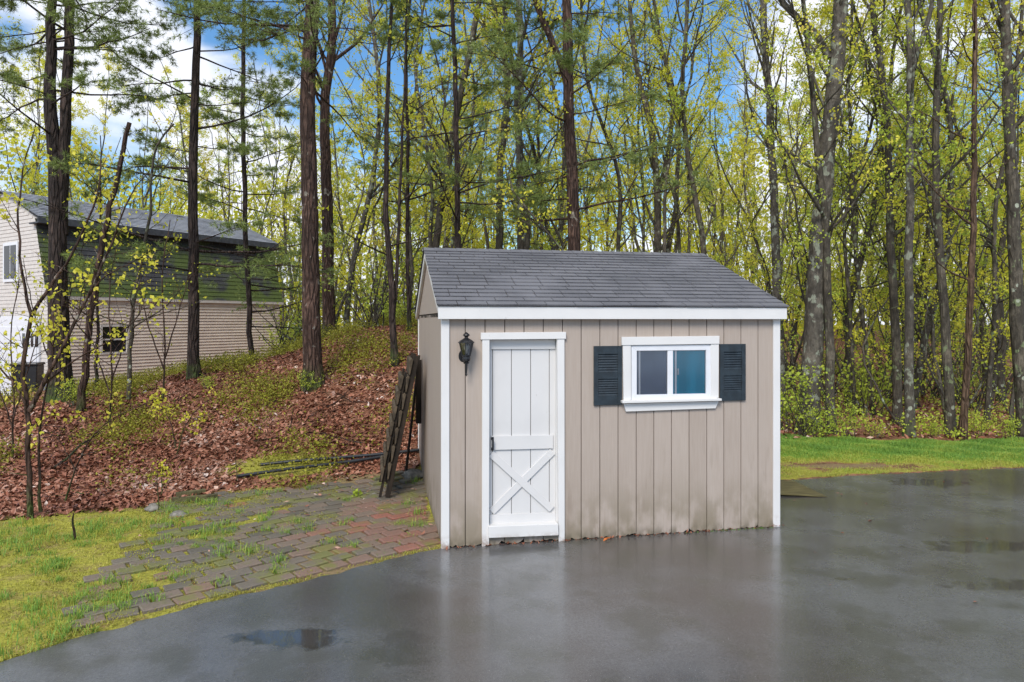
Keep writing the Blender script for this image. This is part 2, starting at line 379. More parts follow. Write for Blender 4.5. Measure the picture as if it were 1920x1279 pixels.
def axis(segs):
    out = []
    for a, b, st in segs: out += list(np.arange(a, b, st))
    return np.array(out + [segs[-1][1]])
gx = axis([(-90, -30, 6), (-30, -12, 1.2), (-12, -7, .25), (-7, 8, .1), (8, 12, .25), (12, 30, 1.2), (30, 90, 6)])
gy = axis([(-12, 2, 2), (2, 3.5, .5), (3.5, 14, .1), (14, 20, .3), (20, 40, 1), (40, 130, 6)])
GX, GY = np.meshgrid(gx, gy); Z = tz(GX, GY)
ind = inpoly(GX, GY, DRIVE); Z = np.where(ind, -.035, Z)
Z = Z + np.where(ind, 0, .008 * np.sin(GX * 9) * np.sin(GY * 7))
# zones
pat_px = [(60, 1233), (150, 1120), (265, 1000), (300, 945), (420, 928), (520, 918), (620, 908), (700, 895), (785, 880)]
PAT0 = [tuple(g2w(*p)[:2]) for p in pat_px] + [S2W(-.02, 3.1), S2W(-.02, 0.0)] + [tuple(e) for e in edge[::-1] if e[0] > g2w(60, 1233)[0]]
litY = np.interp(GX, [-12, -5.9, -4.55, -3.9, -2.4, -1.4, 0], [7.6, 7.85, 8.35, 9.0, 9.55, 10.1, 10.2])
moss = sstep((litY - GY) / .5 + .5) * (GX < .5)
moss = np.maximum(moss, .95 * np.exp(-(((GX + 3.35) / .95) ** 2 + ((GY - 10.0) / .55) ** 2) ** 2))
farY = np.interp(GX, [p[0] for p in far], [p[1] for p in far])
gz = sstep((GY - farY + .1) / .3) * sstep((13.1 + .2 * np.sin(GX * 1.3) - GY) / .5 + .5) * (GX > 2.0)
grass = gz * sstep((GY - 11.1) / 1.1 + .3 + (GX - 6) * .12)
moss = np.maximum(moss, gz * .62)
dirt = .8 * np.exp(-(((GX - 5.2) / 1.2) ** 2 + ((GY - 10.75) / .25) ** 2)) * (GX > 2)
dirt = np.maximum(dirt, np.exp(-(((GX + 2.0) / 1.1) ** 2 + ((GY - 9.55) / .4) ** 2)))
pm = inpoly(GX, GY, PAT0) * (.42 + .5 * sstep((GX + 3.3) / 1.6)); dirt = np.maximum(dirt, pm); moss = moss * (1 - dirt * .8)
ny, nx = GX.shape; I = np.arange(nx * ny).reshape(ny, nx)
Fq = np.stack([I[:-1, :-1], I[:-1, 1:], I[1:, 1:], I[1:, :-1]], -1).reshape(-1, 4)
ground = mesh_np('ground', np.stack([GX.ravel(), GY.ravel(), Z.ravel()], 1), Fq, GROUND, smooth=True,
                 attrs={'moss': moss.ravel(), 'grass': grass.ravel(), 'dirt': dirt.ravel()})
tag(ground, 'sloping ground of brown leaf litter, moss and soil', kind='structure')

bmd = MB(); n = len(DRIVE)
bmd.poly([(x, y, .006) for x, y in DRIVE] + [(x, y, -.06) for x, y in DRIVE], [tuple(range(n))] + [(i, (i + 1) % n, n + (i + 1) % n, n + i) for i in range(n)])
drive = bmd.build('driveway', ASPH)
tag(drive, 'wet grey asphalt driveway with puddles in front of the shed', kind='structure')

# ------------------------------------------------------------------ brick patio
pat_px = [(60, 1233), (150, 1120), (265, 1000), (300, 945), (420, 928), (520, 918), (620, 908), (700, 895), (785, 880)]
PAT = [tuple(g2w(*p)[:2]) for p in pat_px] + [S2W(-.02, 3.1), S2W(-.02, 0.0)] + [tuple(e) for e in edge[::-1] if e[0] > g2w(60, 1233)[0]]
mb = MB(); pa = R_(40); bl, bw = .245, .165
ex, ey = np.array([math.cos(pa), math.sin(pa)]), np.array([-math.sin(pa), math.cos(pa)])
for r in range(-60, 60):
    for c in range(-50, 50):
        ctr = np.array([-2.5, 7.2]) + ex * (c + (.5 if r % 2 else 0)) * bl + ey * r * bw
        ctr = ctr + ey * .05 * math.sin(ctr[0] * 1.4) + ex * .04 * math.sin(ctr[1] * 1.9)
        if not inpoly(np.array([ctr[0]]), np.array([ctr[1]]), PAT)[0]: continue
        if min((ctr[0] - e[0]) ** 2 + (ctr[1] - e[1]) ** 2 for e in edge[::2]) < .012: continue
        left = np.interp(ctr[0], [-4.2, -2.0], [.45, 0])
        if random.random() < left * .22 + .75 * float(np.interp(ctr[0] + .5 * math.sin(ctr[1] * 3.1) + .3 * math.sin(ctr[1] * 7), [-4.6, -3.3], [1, 0])): continue
        near = np.interp(math.hypot(ctr[0] + 1.0, (ctr[1] - 7.6) * .8), [.4, 1.6], [.42, -.04])
        tone = min(1, max(0, random.gauss(.34, .16) + near + (.25 if random.random() < .05 else 0) + (.12 if ctr[1] < 6.4 else 0)))
        a = pa + random.uniform(-.06, .06); L, w = bl - random.uniform(.016, .034), bw - random.uniform(.016, .030)
        z = float(tz(*ctr)) + .026 + random.uniform(-.005, .006)
        a += .05 * math.sin(ctr[0] * 2.2 + ctr[1]); M = Matrix.Translation((ctr[0], ctr[1], z)) @ Matrix.Rotation(a, 4, 'Z') @ Matrix.Rotation(random.uniform(-.025, .025), 4, 'X') @ Matrix.Rotation(random.uniform(-.02, .02), 4, 'Y')
        j = lambda: random.uniform(-.006, .006); h = .008
        base = [(-L/2+j(), -w/2+j()), (L/2+j(), -w/2+j()), (L/2+j(), w/2+j()), (-L/2+j(), w/2+j())]
        pts = [(x, y, -.05) for x, y in base] + [(x, y, -h) for x, y in base] + [(x * (1 - 2*h/L), y * (1 - 2*h/w), 0) for x, y in base]
        mb.poly([M @ Vector(p) for p in pts], [(0,1,5,4),(1,2,6,5),(2,3,7,6),(3,0,4,7),(4,5,9,8),(5,6,10,9),(6,7,11,10),(7,4,8,11),(8,9,10,11)], tone)
patio = mb.build('brick_patio', BRICK)
tag(patio, 'uneven patio of grey and reddish pavers with weeds in the joints', kind='structure')

# ------------------------------------------------------------------ THE SHED
shed = empty('shed', (SX, SY, 0), YAW)
tag(shed, 'tan garden shed with white door, window and grey shingle roof on the driveway', 'shed')
HF, EZ, RZ, ED, RD = 2.40, 2.448, 3.205, -.10, 1.87      # wall height, eave z, ridge z, eave depth, ridge depth
slope = (RZ - EZ) / (RD - ED)
def roofz(d): return EZ + (d - ED) * slope if d <= RD else RZ - (d - RD) * slope
# front siding: boards with real grooves, openings for the door and window
grooves_px = [872, 909, 946, 982, 1018, 1054, 1089, 1124, 1158, 1192, 1225, 1258, 1291, 1324, 1356, 1388, 1420]
G = [Fp(p, 610)[0] for p in grooves_px]
dl, dr = Fp(912, 700)[0], Fp(1051, 700)[0]; dtop = Fp(980, 631)[1]
thr_t = Fp(980, 984)[1]; thr_b = Fp(980, 1009)[1]
wl, wr = Fp(1178, 700)[0], Fp(1339, 700)[0]; wtop, wbot = Fp(1258, 642)[1], Fp(1258, 752)[1]
def siding_strips(mb, u0, u1, zlo, zhi, grooves, front=-.014, back=.03, jag=False):
    xs = [u0] + [g for g in grooves if u0 + .01 < g < u1 - .01] + [u1]
    for a, b in zip(xs[:-1], xs[1:]):
        ga = .0045 if a != u0 else 0; gb = .0045 if b != u1 else 0
        if jag:
            k = max(2, int((b - a) / .03)); bt = [(a + ga + (b - a - ga - gb) * i / k, 0, zlo + max(0, random.gauss(.004, .012))) for i in range(k + 1)]
        else: bt = [(a + ga, 0, zlo), (b - gb, 0, zlo)]
        mb.prism([(x, front, z) for x, _, z in bt] + [(b - gb, front, zhi), (a + ga, front, zhi)], (0, back - front - .006, 0), random.random())
mb = MB(); UL, UR = .015, SW - .015
siding_strips(mb, UL, dl, .008, HF, G, jag=True)
siding_strips(mb, dr, wl, .008, HF, G, jag=True)
siding_strips(mb, wr, UR, .008, HF, G, jag=True)
siding_strips(mb, dl, dr, dtop, HF, G)
siding_strips(mb, dl, dr, .008, thr_b + .03, G, jag=True)
siding_strips(mb, wl, wr, wtop, HF, G)
siding_strips(mb, wl, wr, .008, wbot, G, jag=True)
mb.build('wall', SIDING, shed)['label'] = 'front wall of tan grooved siding'
mb = MB()
for a, b, c, d in ((UL, dl, .02, HF), (dr, wl, .02, HF), (wr, UR, .02, HF), (dl, dr, dtop, HF), (wl, wr, wtop, HF), (wl, wr, .02, wbot)): mb.box(a, .026, c, b, .05, d)
mb.build('wall_backing', GROOVE, shed)
def side_wall(u, sgn, label):
    mb = MB(); gs = [i * .2032 for i in range(1, 19)]
    xs = [.02] + [g for g in gs if g < SD - .03] + [SD - .02]
    for a, b in zip(xs[:-1], xs[1:]):
        zb = float(tz(*S2W(u, (a + b) / 2))) * 0
        mb.prism([(u, a + .003, zb + .01), (u, b - .003, zb + .01), (u, b - .003, 2.36), (u, a + .003, 2.36)], (sgn * .025, 0, 0))
    mb.box(min(u + sgn*.02, u + sgn*.05), .05, .02, max(u + sgn*.02, u + sgn*.05), SD - .05, 2.35)
    o = mb.build('wall', SIDING, shed); o['label'] = label
    mb = MB()
    out = [(u - sgn * .008, .0, 2.375), (u - sgn * .008, SD, 2.375), (u - sgn * .008, SD, roofz(SD) - .02), (u - sgn * .008, RD, RZ - .03), (u - sgn * .008, 0, roofz(0) - .02)]
    mb.prism(out, (sgn * .03, 0, 0)); mb.build('gable', SIDING, shed)
    mb = MB(); mb.box(min(u, u + sgn * .02), .01, 2.33, max(u, u + sgn * .02), SD - .01, 2.374); mb.build('gable_joint', GROOVE, shed)
side_wall(0.0, 1, 'left side wall of plain tan siding'); side_wall(SW, -1, 'right side wall of tan siding')
mb = MB(); mb.box(.02, SD - .02, .02, SW - .02, SD, HF); mb.build('wall', SIDING, shed)['label'] = 'back wall of tan siding'
mb = MB(); mb.box(.06, .06, .03, SW - .06, SD - .06, .06); mb.build('floor_deck', DARKWOOD, shed)
# corner boards
cb0, cb1, cb2, cb3 = -.012, Fp(842, 800)[0], Fp(1447, 800)[0], SW + .012
for a, b in ((cb0, cb1), (cb2, cb3)):
    mb = MB(); mb.box(a, -.034, .004, b, -.0145, HF - .04); mb.build('corner_board', WHITE, shed, bevel=.003)
for u, s in ((cb0, 1), (cb3, -1)):
    mb = MB(); mb.box(min(u, u + s*.012), -.0145, .004, max(u, u + s*.012), .02, HF - .04); mb.build('corner_board', WHITE, shed, bevel=.002)
    mb = MB(); mb.box(min(u, u + s*.012), SD - .05, .02, max(u, u + s*.012), SD + .02, HF - .04); mb.build('corner_board', WHITE, shed, bevel=.002)
# fascia, soffit, rakes
RU0, RU1 = -.048, SW + .052
fz0 = Fp(1150, 598.5, -.1)[1]
mb = MB(); mb.box(RU0, ED, fz0, RU1, ED + .022, EZ - .012); mb.build('fascia', WHITE, shed, bevel=.003)
mb = MB(); mb.box(RU0 + .02, SD + .1, fz0, RU1 - .02, SD + .122, EZ - .012); mb.build('fascia', WHITE, shed, bevel=.003)
mb = MB(); mb.box(RU0 + .02, ED + .023, fz0 + .02, RU1 - .02, -.015, fz0 + .035); mb.build('soffit', SIDING, shed)
for u, s in ((RU0 + .004, 1), (RU1 - .004, -1)):
    for dA, dB in ((ED + .024, RD - .001), (SD + .10, RD + .001)):
        zA, zB = roofz(dA) - .008, roofz(dB) - .008
        w = .105
        mb = MB(); mb.prism([(u, dA, zA), (u, dB, zB), (u, dB, zB - w), (u, dA, zA - w)], (s * .02, 0, 0)); mb.build('rake_board', WHITE, shed, bevel=.002)
        w2 = .075
        mb = MB(); mb.prism([(u + s*.021, dA + (.05 if dA < RD else -.05), zA - .002), (u + s*.021, dB, zB - .002), (u + s*.021, dB, zB - w2 - .06), (u + s*.021, dA + (.05 if dA < RD else -.05), zA - w2 - .06)], (s * .018, 0, 0)); mb.build('rake_trim', SIDING, shed)
# roof deck and shingles
roof = empty('roof', (0, 0, 0)); roof.parent = shed
def slab(mb, d0, d1, off0, off1, u0, u1, tone=.5):
    mb.poly([(u0, d0, roofz(d0) + off0), (u1, d0, roofz(d0) + off0), (u1, d1, roofz(d1) + off0), (u0, d1, roofz(d1) + off0),
             (u0, d0, roofz(d0) + off1), (u1, d0, roofz(d0) + off1), (u1, d1, roofz(d1) + off1), (u0, d1, roofz(d1) + off1)],
            ((0,3,2,1),(4,5,6,7),(0,1,5,4),(1,2,6,5),(2,3,7,6),(3,0,4,7)), tone)
mb = MB(); slab(mb, ED - .004, RD, -.012, .0, RU0 - .004, RU1 + .004); slab(mb, SD + .12, RD, -.012, .0, RU0 - .004, RU1 + .004); mb.build('roof_deck', GROOVE, roof)
mb = MB(); NC = 17
for side in (0, 1):
    dA, dB = (ED - .02, RD) if side == 0 else (SD + .14, RD)
    for r in range(NC):
        d0 = dA + (dB - dA) * r / NC; d1 = dA + (dB - dA) * min(NC, r + 1.3) / NC
        u = RU0 - .012 - random.choice((0, .05, .102, .153, .2)); ctone = random.uniform(.35, .6)
        while u < RU1 + .01:
            ua, ub = max(u + .004, RU0 - .014), min(u + .305 - .004, RU1 + .014)
            if ub - ua > .02:
                t = min(1, max(.05, ctone + random.gauss(0, .16))); o = random.uniform(0, .0015); dd = (dB - dA) / NC * random.uniform(-.02, .02)
                za, zb = roofz(d0) + .017 + o, roofz(d1) + .002
                za2 = .0015
                mb.poly([(ua, d0 + dd, roofz(d0) + za2), (ub, d0 + dd, roofz(d0) + za2), (ub, d0 + dd, za), (ua, d0 + dd, za), (ub, d1, zb), (ua, d1, zb),
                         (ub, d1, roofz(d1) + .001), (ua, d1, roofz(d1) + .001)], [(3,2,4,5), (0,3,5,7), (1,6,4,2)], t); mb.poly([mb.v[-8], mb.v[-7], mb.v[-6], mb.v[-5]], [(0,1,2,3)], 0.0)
            u += .305
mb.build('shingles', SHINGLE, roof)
mb = MB(); u = RU0 - .014
while u < RU1:
    ub = min(u + .15, RU1 + .014); t = random.uniform(.3, .7); zt = RZ + .014; w = .13
    ps = [(u, RD - w, roofz(RD - w) + .016), (ub, RD - w, roofz(RD - w) + .012), (ub, RD, zt), (u, RD, zt + .006), (ub, RD + w, roofz(RD + w) + .012), (u, RD + w, roofz(RD + w) + .016)]
    mb.poly(ps, [(0, 1, 2, 3), (3, 2, 4, 5)], t); u += .14
mb.build('ridge_cap', SHINGLE, roof)

def quad_prism(mb, pxs, d, thick):
    """front plate through four photo corners on plane d, thickness going back"""
    pts = []
    for p in pxs:
        u, z = Fp(p[0], p[1], d); pts.append((u, d, z))
    mb.prism(pts, (0, thick, 0))
# door frame + door
df = empty('door_frame', (0, 0, 0)); df.parent = shed
for nm, q, dep in (('head_casing', [(902, 624), (1061.5, 622.5), (1061.5, 635.5), (902, 637)], -.052),
                   ('jamb_casing', [(904.5, 637.2), (918, 637), (917, 1022), (904, 1026)], -.044),
                   ('jamb_casing', [(1045, 636), (1058.5, 635.8), (1059, 1017), (1048, 1017)], -.044)):
    mb = MB(); quad_prism(mb, q, dep, abs(dep) + .01); mb.build(nm, WHITE, df, bevel=.003)
djl, djr = Fp(918, 700, -.03)[0], Fp(1045, 700, -.03)[0]
mb = MB(); mb.box(djl - .03, .0105, .1, djl - .001, .12, dtop); mb.box(djr + .001, .0105, .1, djr + .03, .12, dtop); mb.box(djl - .0009, .0105, dtop - .03, djr + .0009, .12, dtop - .001)
mb.build('jamb_lining', WHITE, df)
mb = MB(); quad_prism(mb, [(916, 987.5), (1047, 982.5), (1047.5, 1004), (916.5, 1009)], -.075, .13); mb.build('threshold', WHITE, df, bevel=.004)
door = empty('door', (0, 0, 0)); door.parent = shed
DD = .055
def dq(name, pxs, d, th, mat=DOORW, bev=.002):
    mb = MB(); quad_prism(mb, pxs, d, th); return mb.build(name, mat, door, bevel=bev)
cols = [914, 923.6, 959, 995, 1030, 1046]
mb = MB()
for a, b in zip(cols[:-1], cols[1:]):
    quad_prism(mb, [(a + .55, 636), (b - .55, 636), (b - .55, 984), (a + .55, 985)], DD, .02)
mb.build('panel', DOORW, door, bevel=.002)
mb = MB(); quad_prism(mb, [(914, 636), (1046, 636), (1046, 984), (914, 986)], DD + .012, .02); mb.build('panel_backing', GROOVE, door)
dq('rail', [(918.5, 637.5), (1041, 637), (1041, 654.5), (918.5, 655)], DD - .018, .017)
dq('rail', [(921.5, 818), (1037, 816), (1037, 841), (921.5, 844)], DD - .020, .019)
dq('rail', [(918, 965.5), (1042, 961), (1042, 981.5), (918, 986)], DD - .020, .019)
def brace(name, a, b, w, d, th):
    (u0, z0), (u1, z1) = Fp(*a, d), Fp(*b, d); v = Vector((u1 - u0, 0, z1 - z0)).normalized(); n_ = Vector((-v.z, 0, v.x)) * w / 2
    p0, p1 = Vector((u0, d, z0)), Vector((u1, d, z1)); mb = MB(); mb.prism([p0 - n_, p1 - n_, p1 + n_, p0 + n_], (0, th, 0)); mb.build(name, DOORW, door, bevel=.002)
brace('brace', (921, 851), (1035, 955), .075, DD - .022, .021); brace('brace', (922, 960), (1036, 847), .075, DD - .018, .017)
# handle
hb = MB(); hu, hz0 = Fp(923.5, 845, .02); _, hz1 = Fp(919.5, 820, .02)
hb.box(hu - .014, DD - .03, hz1 - .03, hu + .014, DD - .021, hz1); hb.box(hu - .014, DD - .03, hz0, hu + .014, DD - .021, hz0 + .03)
hb.box(hu - .009, DD - .065, hz0 + .018, hu + .009, DD - .053, hz1 - .018)
hb.box(hu - .007, DD - .0525, hz1 - .030, hu + .007, DD - .0305, hz1 - .018); hb.box(hu - .007, DD - .0525, hz0 + .018, hu + .007, DD - .0305, hz0 + .030)
hb.build('handle', BLACK, door, bevel=.003)

# window
win = empty('window', (0, 0, 0)); win.parent = shed
def wq(name, pxs, d, th, mat=WHITE, bev=.003):
    mb = MB(); quad_prism(mb, pxs, d, th); return mb.build(name, mat, win, bevel=bev)
wq('head_casing', [(1166.4, 632), (1349.3, 630), (1349, 645), (1166.6, 647.6)], -.050, .036)
wq('side_casing', [(1168, 648), (1183.2, 647.7), (1183.6, 750), (1169.5, 751.5)], -.042, .028)
wq('side_casing', [(1333.4, 645.5), (1348, 645.3), (1347.5, 746), (1333.8, 748)], -.042, .028)
wq('sill', [(1167, 751.8), (1353.5, 747.6), (1353.5, 751.6), (1167.6, 756.4)], -.095, .081)
wq('apron', [(1169.5, 757), (1348, 752.4), (1342, 765.8), (1174, 772)], -.042, .028)
sash = MB()
O = [(1184, 648), (1333, 646), (1333, 748), (1184, 751)]
for q in ([O[0], O[1], (1324.3, 656.5), (1194, 657.8)], [O[1], O[2], (1324.3, 738), (1324.3, 656.5)], [O[2], O[3], (1194, 740.4), (1324.3, 738)], [O[3], O[0], (1194, 657.8), (1194, 740.4)]):
    quad_prism(sash, q, -.030, .045)
quad_prism(sash, [(1252, 657.6), (1262, 657.4), (1262, 739), (1252, 739.4)], -.026, .04)
sash.build('frame', VINYL, win, bevel=.002)
GLASS = NT('window glass'); gb_ = GLASS.n('ShaderNodeBsdfGlossy'); gb_.inputs['Roughness'].default_value = .12; tb_ = GLASS.n('ShaderNodeBsdfTransparent')
fr = GLASS.n('ShaderNodeFresnel'); fr.inputs['IOR'].default_value = 1.5; mx_ = GLASS.n('ShaderNodeMixShader')
GLASS.l(fr.outputs[0], mx_.inputs[0]); GLASS.l(tb_.outputs[0], mx_.inputs[1]); GLASS.l(gb_.outputs[0], mx_.inputs[2]); GLASS.l(mx_.outputs[0], GLASS.out.inputs['Surface']); GLASS = GLASS.m
for q in ([(1193, 656), (1253, 656), (1253, 741), (1193, 742)], [(1261, 656), (1326, 655), (1326, 739), (1261, 741)]):
    wq('pane', q, -.012, .003, GLASS, 0)
SCREEN = m_plain('grey insect screen', (.15, .205, .28), .6, .3, var=.12, scale=3)
BLUE = m_plain('blue curtain', (.003, .29, .43), .6, .3, var=.2, scale=3, stretch=(2, 1, .4))
o = wq('insect_screen', [(1192, 655), (1254, 655), (1254, 742), (1192, 743)], .003, .004, SCREEN, 0)
o = wq('curtain', [(1259, 655), (1328, 654), (1328, 741), (1259, 742)], .004, .004, BLUE, 0)
for xx in (1197.5, 1265.5):
    wq('meeting_rail', [(xx, 658), (xx + 3.2, 658), (xx + 3.2, 739.5), (xx, 739.5)], -.008, .009, VINYL, 0)
wq('latch', [(1270.5, 691), (1272.5, 691), (1273, 702), (1270.5, 703)], -.009, .006, VINYL, 0)
# shutters
def shutter(A, B, C_, D):
    u0, z1 = Fp(*A, -.03); u1, _ = Fp(*B, -.03); _, z0 = Fp(*D, -.03)
    sh = empty('shutter', (0, 0, 0)); sh.parent = shed; st = .045
    k0, kc = (Fp(*B, -.03)[1] - z1) / (u1 - u0), u0
    mb = MB(); w = u1 - u0; H = z1 - z0
    mb.box(u0, -.040, z0, u0 + st, -.0145, z1); mb.box(u1 - st, -.040, z0, u1, -.0145, z1)
    mb.box(u0 + st, -.036, z1 - .085, u1 - st, -.0145, z1); mb.box(u0 + st, -.036, z0, u1 - st, -.0145, z0 + .10)
    zm = z0 + H * .50; mb.box(u0 + st, -.036, zm - .035, u1 - st, -.0145, zm + .035)
    um = (u0 + u1) / 2
    mb.prism([(um - .06, -.0358, z1 - .0855), (um + .06, -.0358, z1 - .0855), (um + .03, -.0358, z1 - .068), (um - .03, -.0358, z1 - .068)], (0, -.003, 0))
    mb.build('frame', SHUT, sh, bevel=.003)
    for za, zb in ((z0 + .10, zm - .035), (zm + .035, z1 - .085)):
        mb = MB(); nl = 7; p = (zb - za) / nl
        for i in range(nl):
            zz = za + i * p
            mb.prism([(u0 + st - .002, -.034, zz + .002), (u0 + st - .002, -.030, zz + .002), (u0 + st - .002, -.017, zz + p), (u0 + st - .002, -.021, zz + p)], (w - 2 * st + .004, 0, 0))
        mb.box(u0 + st, -.0165, za, u1 - st, -.0145, zb)
        mb.build('louvre', SHUT, sh)
shutter((1113.5, 649), (1165.8, 648), (1165, 758), (1114, 760.5))
shutter((1349.6, 645.3), (1397.5, 644.7), (1397.5, 752), (1350, 752))

# ------------------------------------------------------------------ wall lantern
lu, lz = Fp(874, 706, -.10)
lx, ly = S2W(lu, -.115)
lan = empty('wall_lantern', (lx, ly, lz), YAW)
tag(lan, 'black carriage lantern mounted on the tan siding left of the white door', 'lamp')
mb = MB(); mb.lathe([(0, 0), (.008, .012), (.014, .022), (.007, .032), (.009, .04), (.013, .11), (.013, .125), (.028, .13), (.030, .142), (.012, .147)], (0, 0, 0)); mb.build('tail', BLACK, lan, smooth=False, weld=True)
mb = MB(); mb.lathe([(.016, .147), (.036, .155), (.042, .175), (.040, .20), (.048, .205), (.048, .212), (0, .212)], (0, 0, 0), 8); mb.build('base', BLACK, lan, weld=True)
mb = MB(); k = 6
r0, r1, z0, z1 = .043, .074, .212, .338
for i in range(k):
    a = 2 * math.pi * i / k + .26
    c, s_ = math.cos(a), math.sin(a); t = Vector((-s_, c, 0)) * .004; rr = Vector((c, s_, 0))
    A, B = rr * r0 + Vector((0, 0, z0)), rr * r1 + Vector((0, 0, z1))
    mb.poly([A - t - rr*.004, A + t - rr*.004, B + t - rr*.004, B - t - rr*.004, A - t + rr*.004, A + t + rr*.004, B + t + rr*.004, B - t + rr*.004], ((0,3,2,1),(4,5,6,7),(0,1,5,4),(1,2,6,5),(2,3,7,6),(3,0,4,7)))
mb.build('cage', BLACK, lan)
LG = NT('lantern glass'); g_ = LG.n('ShaderNodeBsdfGlossy'); g_.inputs['Roughness'].default_value = .1; t_ = LG.n('ShaderNodeBsdfTransparent'); t_.inputs[0].default_value = (.55, .56, .58, 1)
m_ = LG.n('ShaderNodeMixShader'); m_.inputs[0].default_value = .12; LG.l(t_.outputs[0], m_.inputs[1]); LG.l(g_.outputs[0], m_.inputs[2]); LG.l(m_.outputs[0], LG.out.inputs['Surface'])
mb = MB()
for i in range(k):
    a, b = 2 * math.pi * i / k + .26, 2 * math.pi * (i + 1) / k + .26
    mb.poly([(r0*math.cos(a)*.97, r0*math.sin(a)*.97, z0), (r0*math.cos(b)*.97, r0*math.sin(b)*.97, z0), (r1*math.cos(b)*.97, r1*math.sin(b)*.97, z1), (r1*math.cos(a)*.97, r1*math.sin(a)*.97, z1)], [(0,1,2,3)])
mb.build('glass', LG.m, lan)
mb = MB(); mb.lathe([(0, .225), (.014, .228), (.014, .26), (.026, .285), (.028, .31), (.018, .33), (0, .335)], (0, 0, 0)); mb.build('bulb', m_plain('frosted bulb', (.75, .72, .62), .4, .5, var=.05), lan, smooth=True, weld=True)
mb = MB(); mb.lathe([(.083, .336), (.083, .342), (.060, .362), (.022, .384), (.016, .392), (.020, .398), (.036, .412), (.030, .422), (.008, .440), (0, .446)], (0, 0, 0), 12); mb.lathe([(0, .3362), (.082, .3362)], (0, 0, 0), 12)
mb.build('cap', BLACK, lan, weld=True)
mb = MB()
for i in range(16):
    a, b = 2*math.pi*i/16, 2*math.pi*(i+1)/16
    mb.poly([(-.02, .099, .20), (-.02 + .046*math.cos(a), .099, .20 + .062*math.sin(a)), (-.02 + .046*math.cos(b), .099, .20 + .062*math.sin(b))], [(0,1,2)])
    mb.poly([(-.02 + .046*math.cos(a), .099, .20 + .062*math.sin(a)), (-.02 + .046*math.cos(b), .099, .20 + .062*math.sin(b)), (-.02 + .052*math.cos(b), .113, .20 + .070*math.sin(b)), (-.02 + .052*math.cos(a), .113, .20 + .070*math.sin(a))], [(0,1,2,3)])
mb.box(-.014, .02, .185, .006, .1, .205)
mb.build('back_plate', BLACK, lan, weld=True)

# ------------------------------------------------------------------ panels, plank, pipes, ramp, stones, stakes
def fence_panel(foot_u, top_u, top_z, d0, d1, nsl, label, foot_z=.03, rail=(.068, .04), spread=.022):
    x, y = S2W(foot_u, d0); zf = float(tz(x, y)) + foot_z
    r = empty('fence_panel', (x, y, zf), YAW); tag(r, label, 'fence panel', 'fence panels leaning on the shed')
    s_ = Vector((top_u - foot_u, 0, top_z - zf)); L = s_.length; s_.normalize(); nrm = Vector((-s_.z, 0, s_.x))    # outward (away from the shed)
    def bx(mb, s0, s1, n0, n1, y0, y1, tone=.5):
        P = [s_ * a + nrm * b + Vector((0, c, 0)) for a in (s0, s1) for b in (n0, n1) for c in (y0, y1)]
        mb.poly(P, ((0,1,3,2),(4,6,7,5),(0,4,5,1),(2,3,7,6),(0,2,6,4),(1,5,7,3)), tone)
    for y0 in (0, d1 - d0 - .04):
        mb = MB(); bx(mb, 0, L, 0, rail[0], y0, y0 + rail[1]); mb.build('rail', DARKWOOD, r, bevel=.003)
    p = L * .86 / nsl
    for i in range(nsl):
        mb = MB(); s0 = L * .12 + i * p; P = []
        a, b = s0, s0 + p * .97
        q0, q1 = rail[0] + .001, rail[0] + spread
        pr = [s_ * (a + .02) + nrm * q0, s_ * a + nrm * (q0 + .012), s_ * (b - .025) + nrm * (q1 + .022), s_ * b + nrm * (q1 - .002), s_ * (b - .012) + nrm * q0]
        mb.prism([v - Vector((0, .034, 0)) for v in pr], (0, d1 - d0 + .05 + random.uniform(-.01, .01), 0)); mb.build('slat', PALEWOOD, r, bevel=.003)
fence_panel(-.475, -.105, 1.83, 1.98, 2.75, 7, 'dark weathered fence panel leaning closest to the side of the shed')
fence_panel(-.585, -.255, 1.62, 2.02, 2.75, 7, 'outer weathered fence panel of the leaning pair, lower and farther from the shed', rail=(.035, .03), spread=.03)
x, y = S2W(-.25, 2.95)
pl = empty('wooden_plank', (x, y, float(tz(x, y))), YAW); tag(pl, 'dark upright plank propped on the shed behind the leaning fence panels', 'plank')
mb = MB(); mb.prism([(0, 0, 0), (.03, 0, 0), (.22, 0, 1.72), (.19, 0, 1.72)], (0, .14, 0)); mb.build('board', DARKWOOD, pl, bevel=.003)
mb = MB(); mb.box(.155, -.03, .75, .235, -.005, 1.66); mb.build('cleat', DARKWOOD, pl, bevel=.003)

def tube_np(P, Rr, k=8):
    P = np.asarray(P, float)[None]; Rr = np.asarray(Rr, float)[None]; return tubes(P, Rr, k)
def tubes(P, Rr, k):
    """P (m,n,3), Rr (m,n) -> verts, quads"""
    m, n = Rr.shape
    T = np.empty_like(P); T[:, 1:-1] = P[:, 2:] - P[:, :-2]; T[:, 0] = P[:, 1] - P[:, 0]; T[:, -1] = P[:, -1] - P[:, -2]
    T /= np.linalg.norm(T, axis=2, keepdims=True) + 1e-9
    m0 = np.abs(T[:, :, 2].mean(1)); ref = np.where(m0[:, None] > .75, np.array([[1., .1, 0]]), np.array([[0, 0, 1.]]))
    U = np.cross(T, ref[:, None, :]); U /= np.linalg.norm(U, axis=2, keepdims=True) + 1e-9; Vv = np.cross(T, U)
    a = np.arange(k) * 2 * np.pi / k
    ring = P[:, :, None] + Rr[:, :, None, None] * (np.cos(a)[None, None, :, None] * U[:, :, None] + np.sin(a)[None, None, :, None] * Vv[:, :, None])
    idx = np.arange(m * n * k).reshape(m, n, k); nx_ = np.roll(idx, -1, 2)
    Fq = np.stack([idx[:, :-1], nx_[:, :-1], nx_[:, 1:], idx[:, 1:]], -1).reshape(-1, 4)
    return ring.reshape(-1, 3), Fq
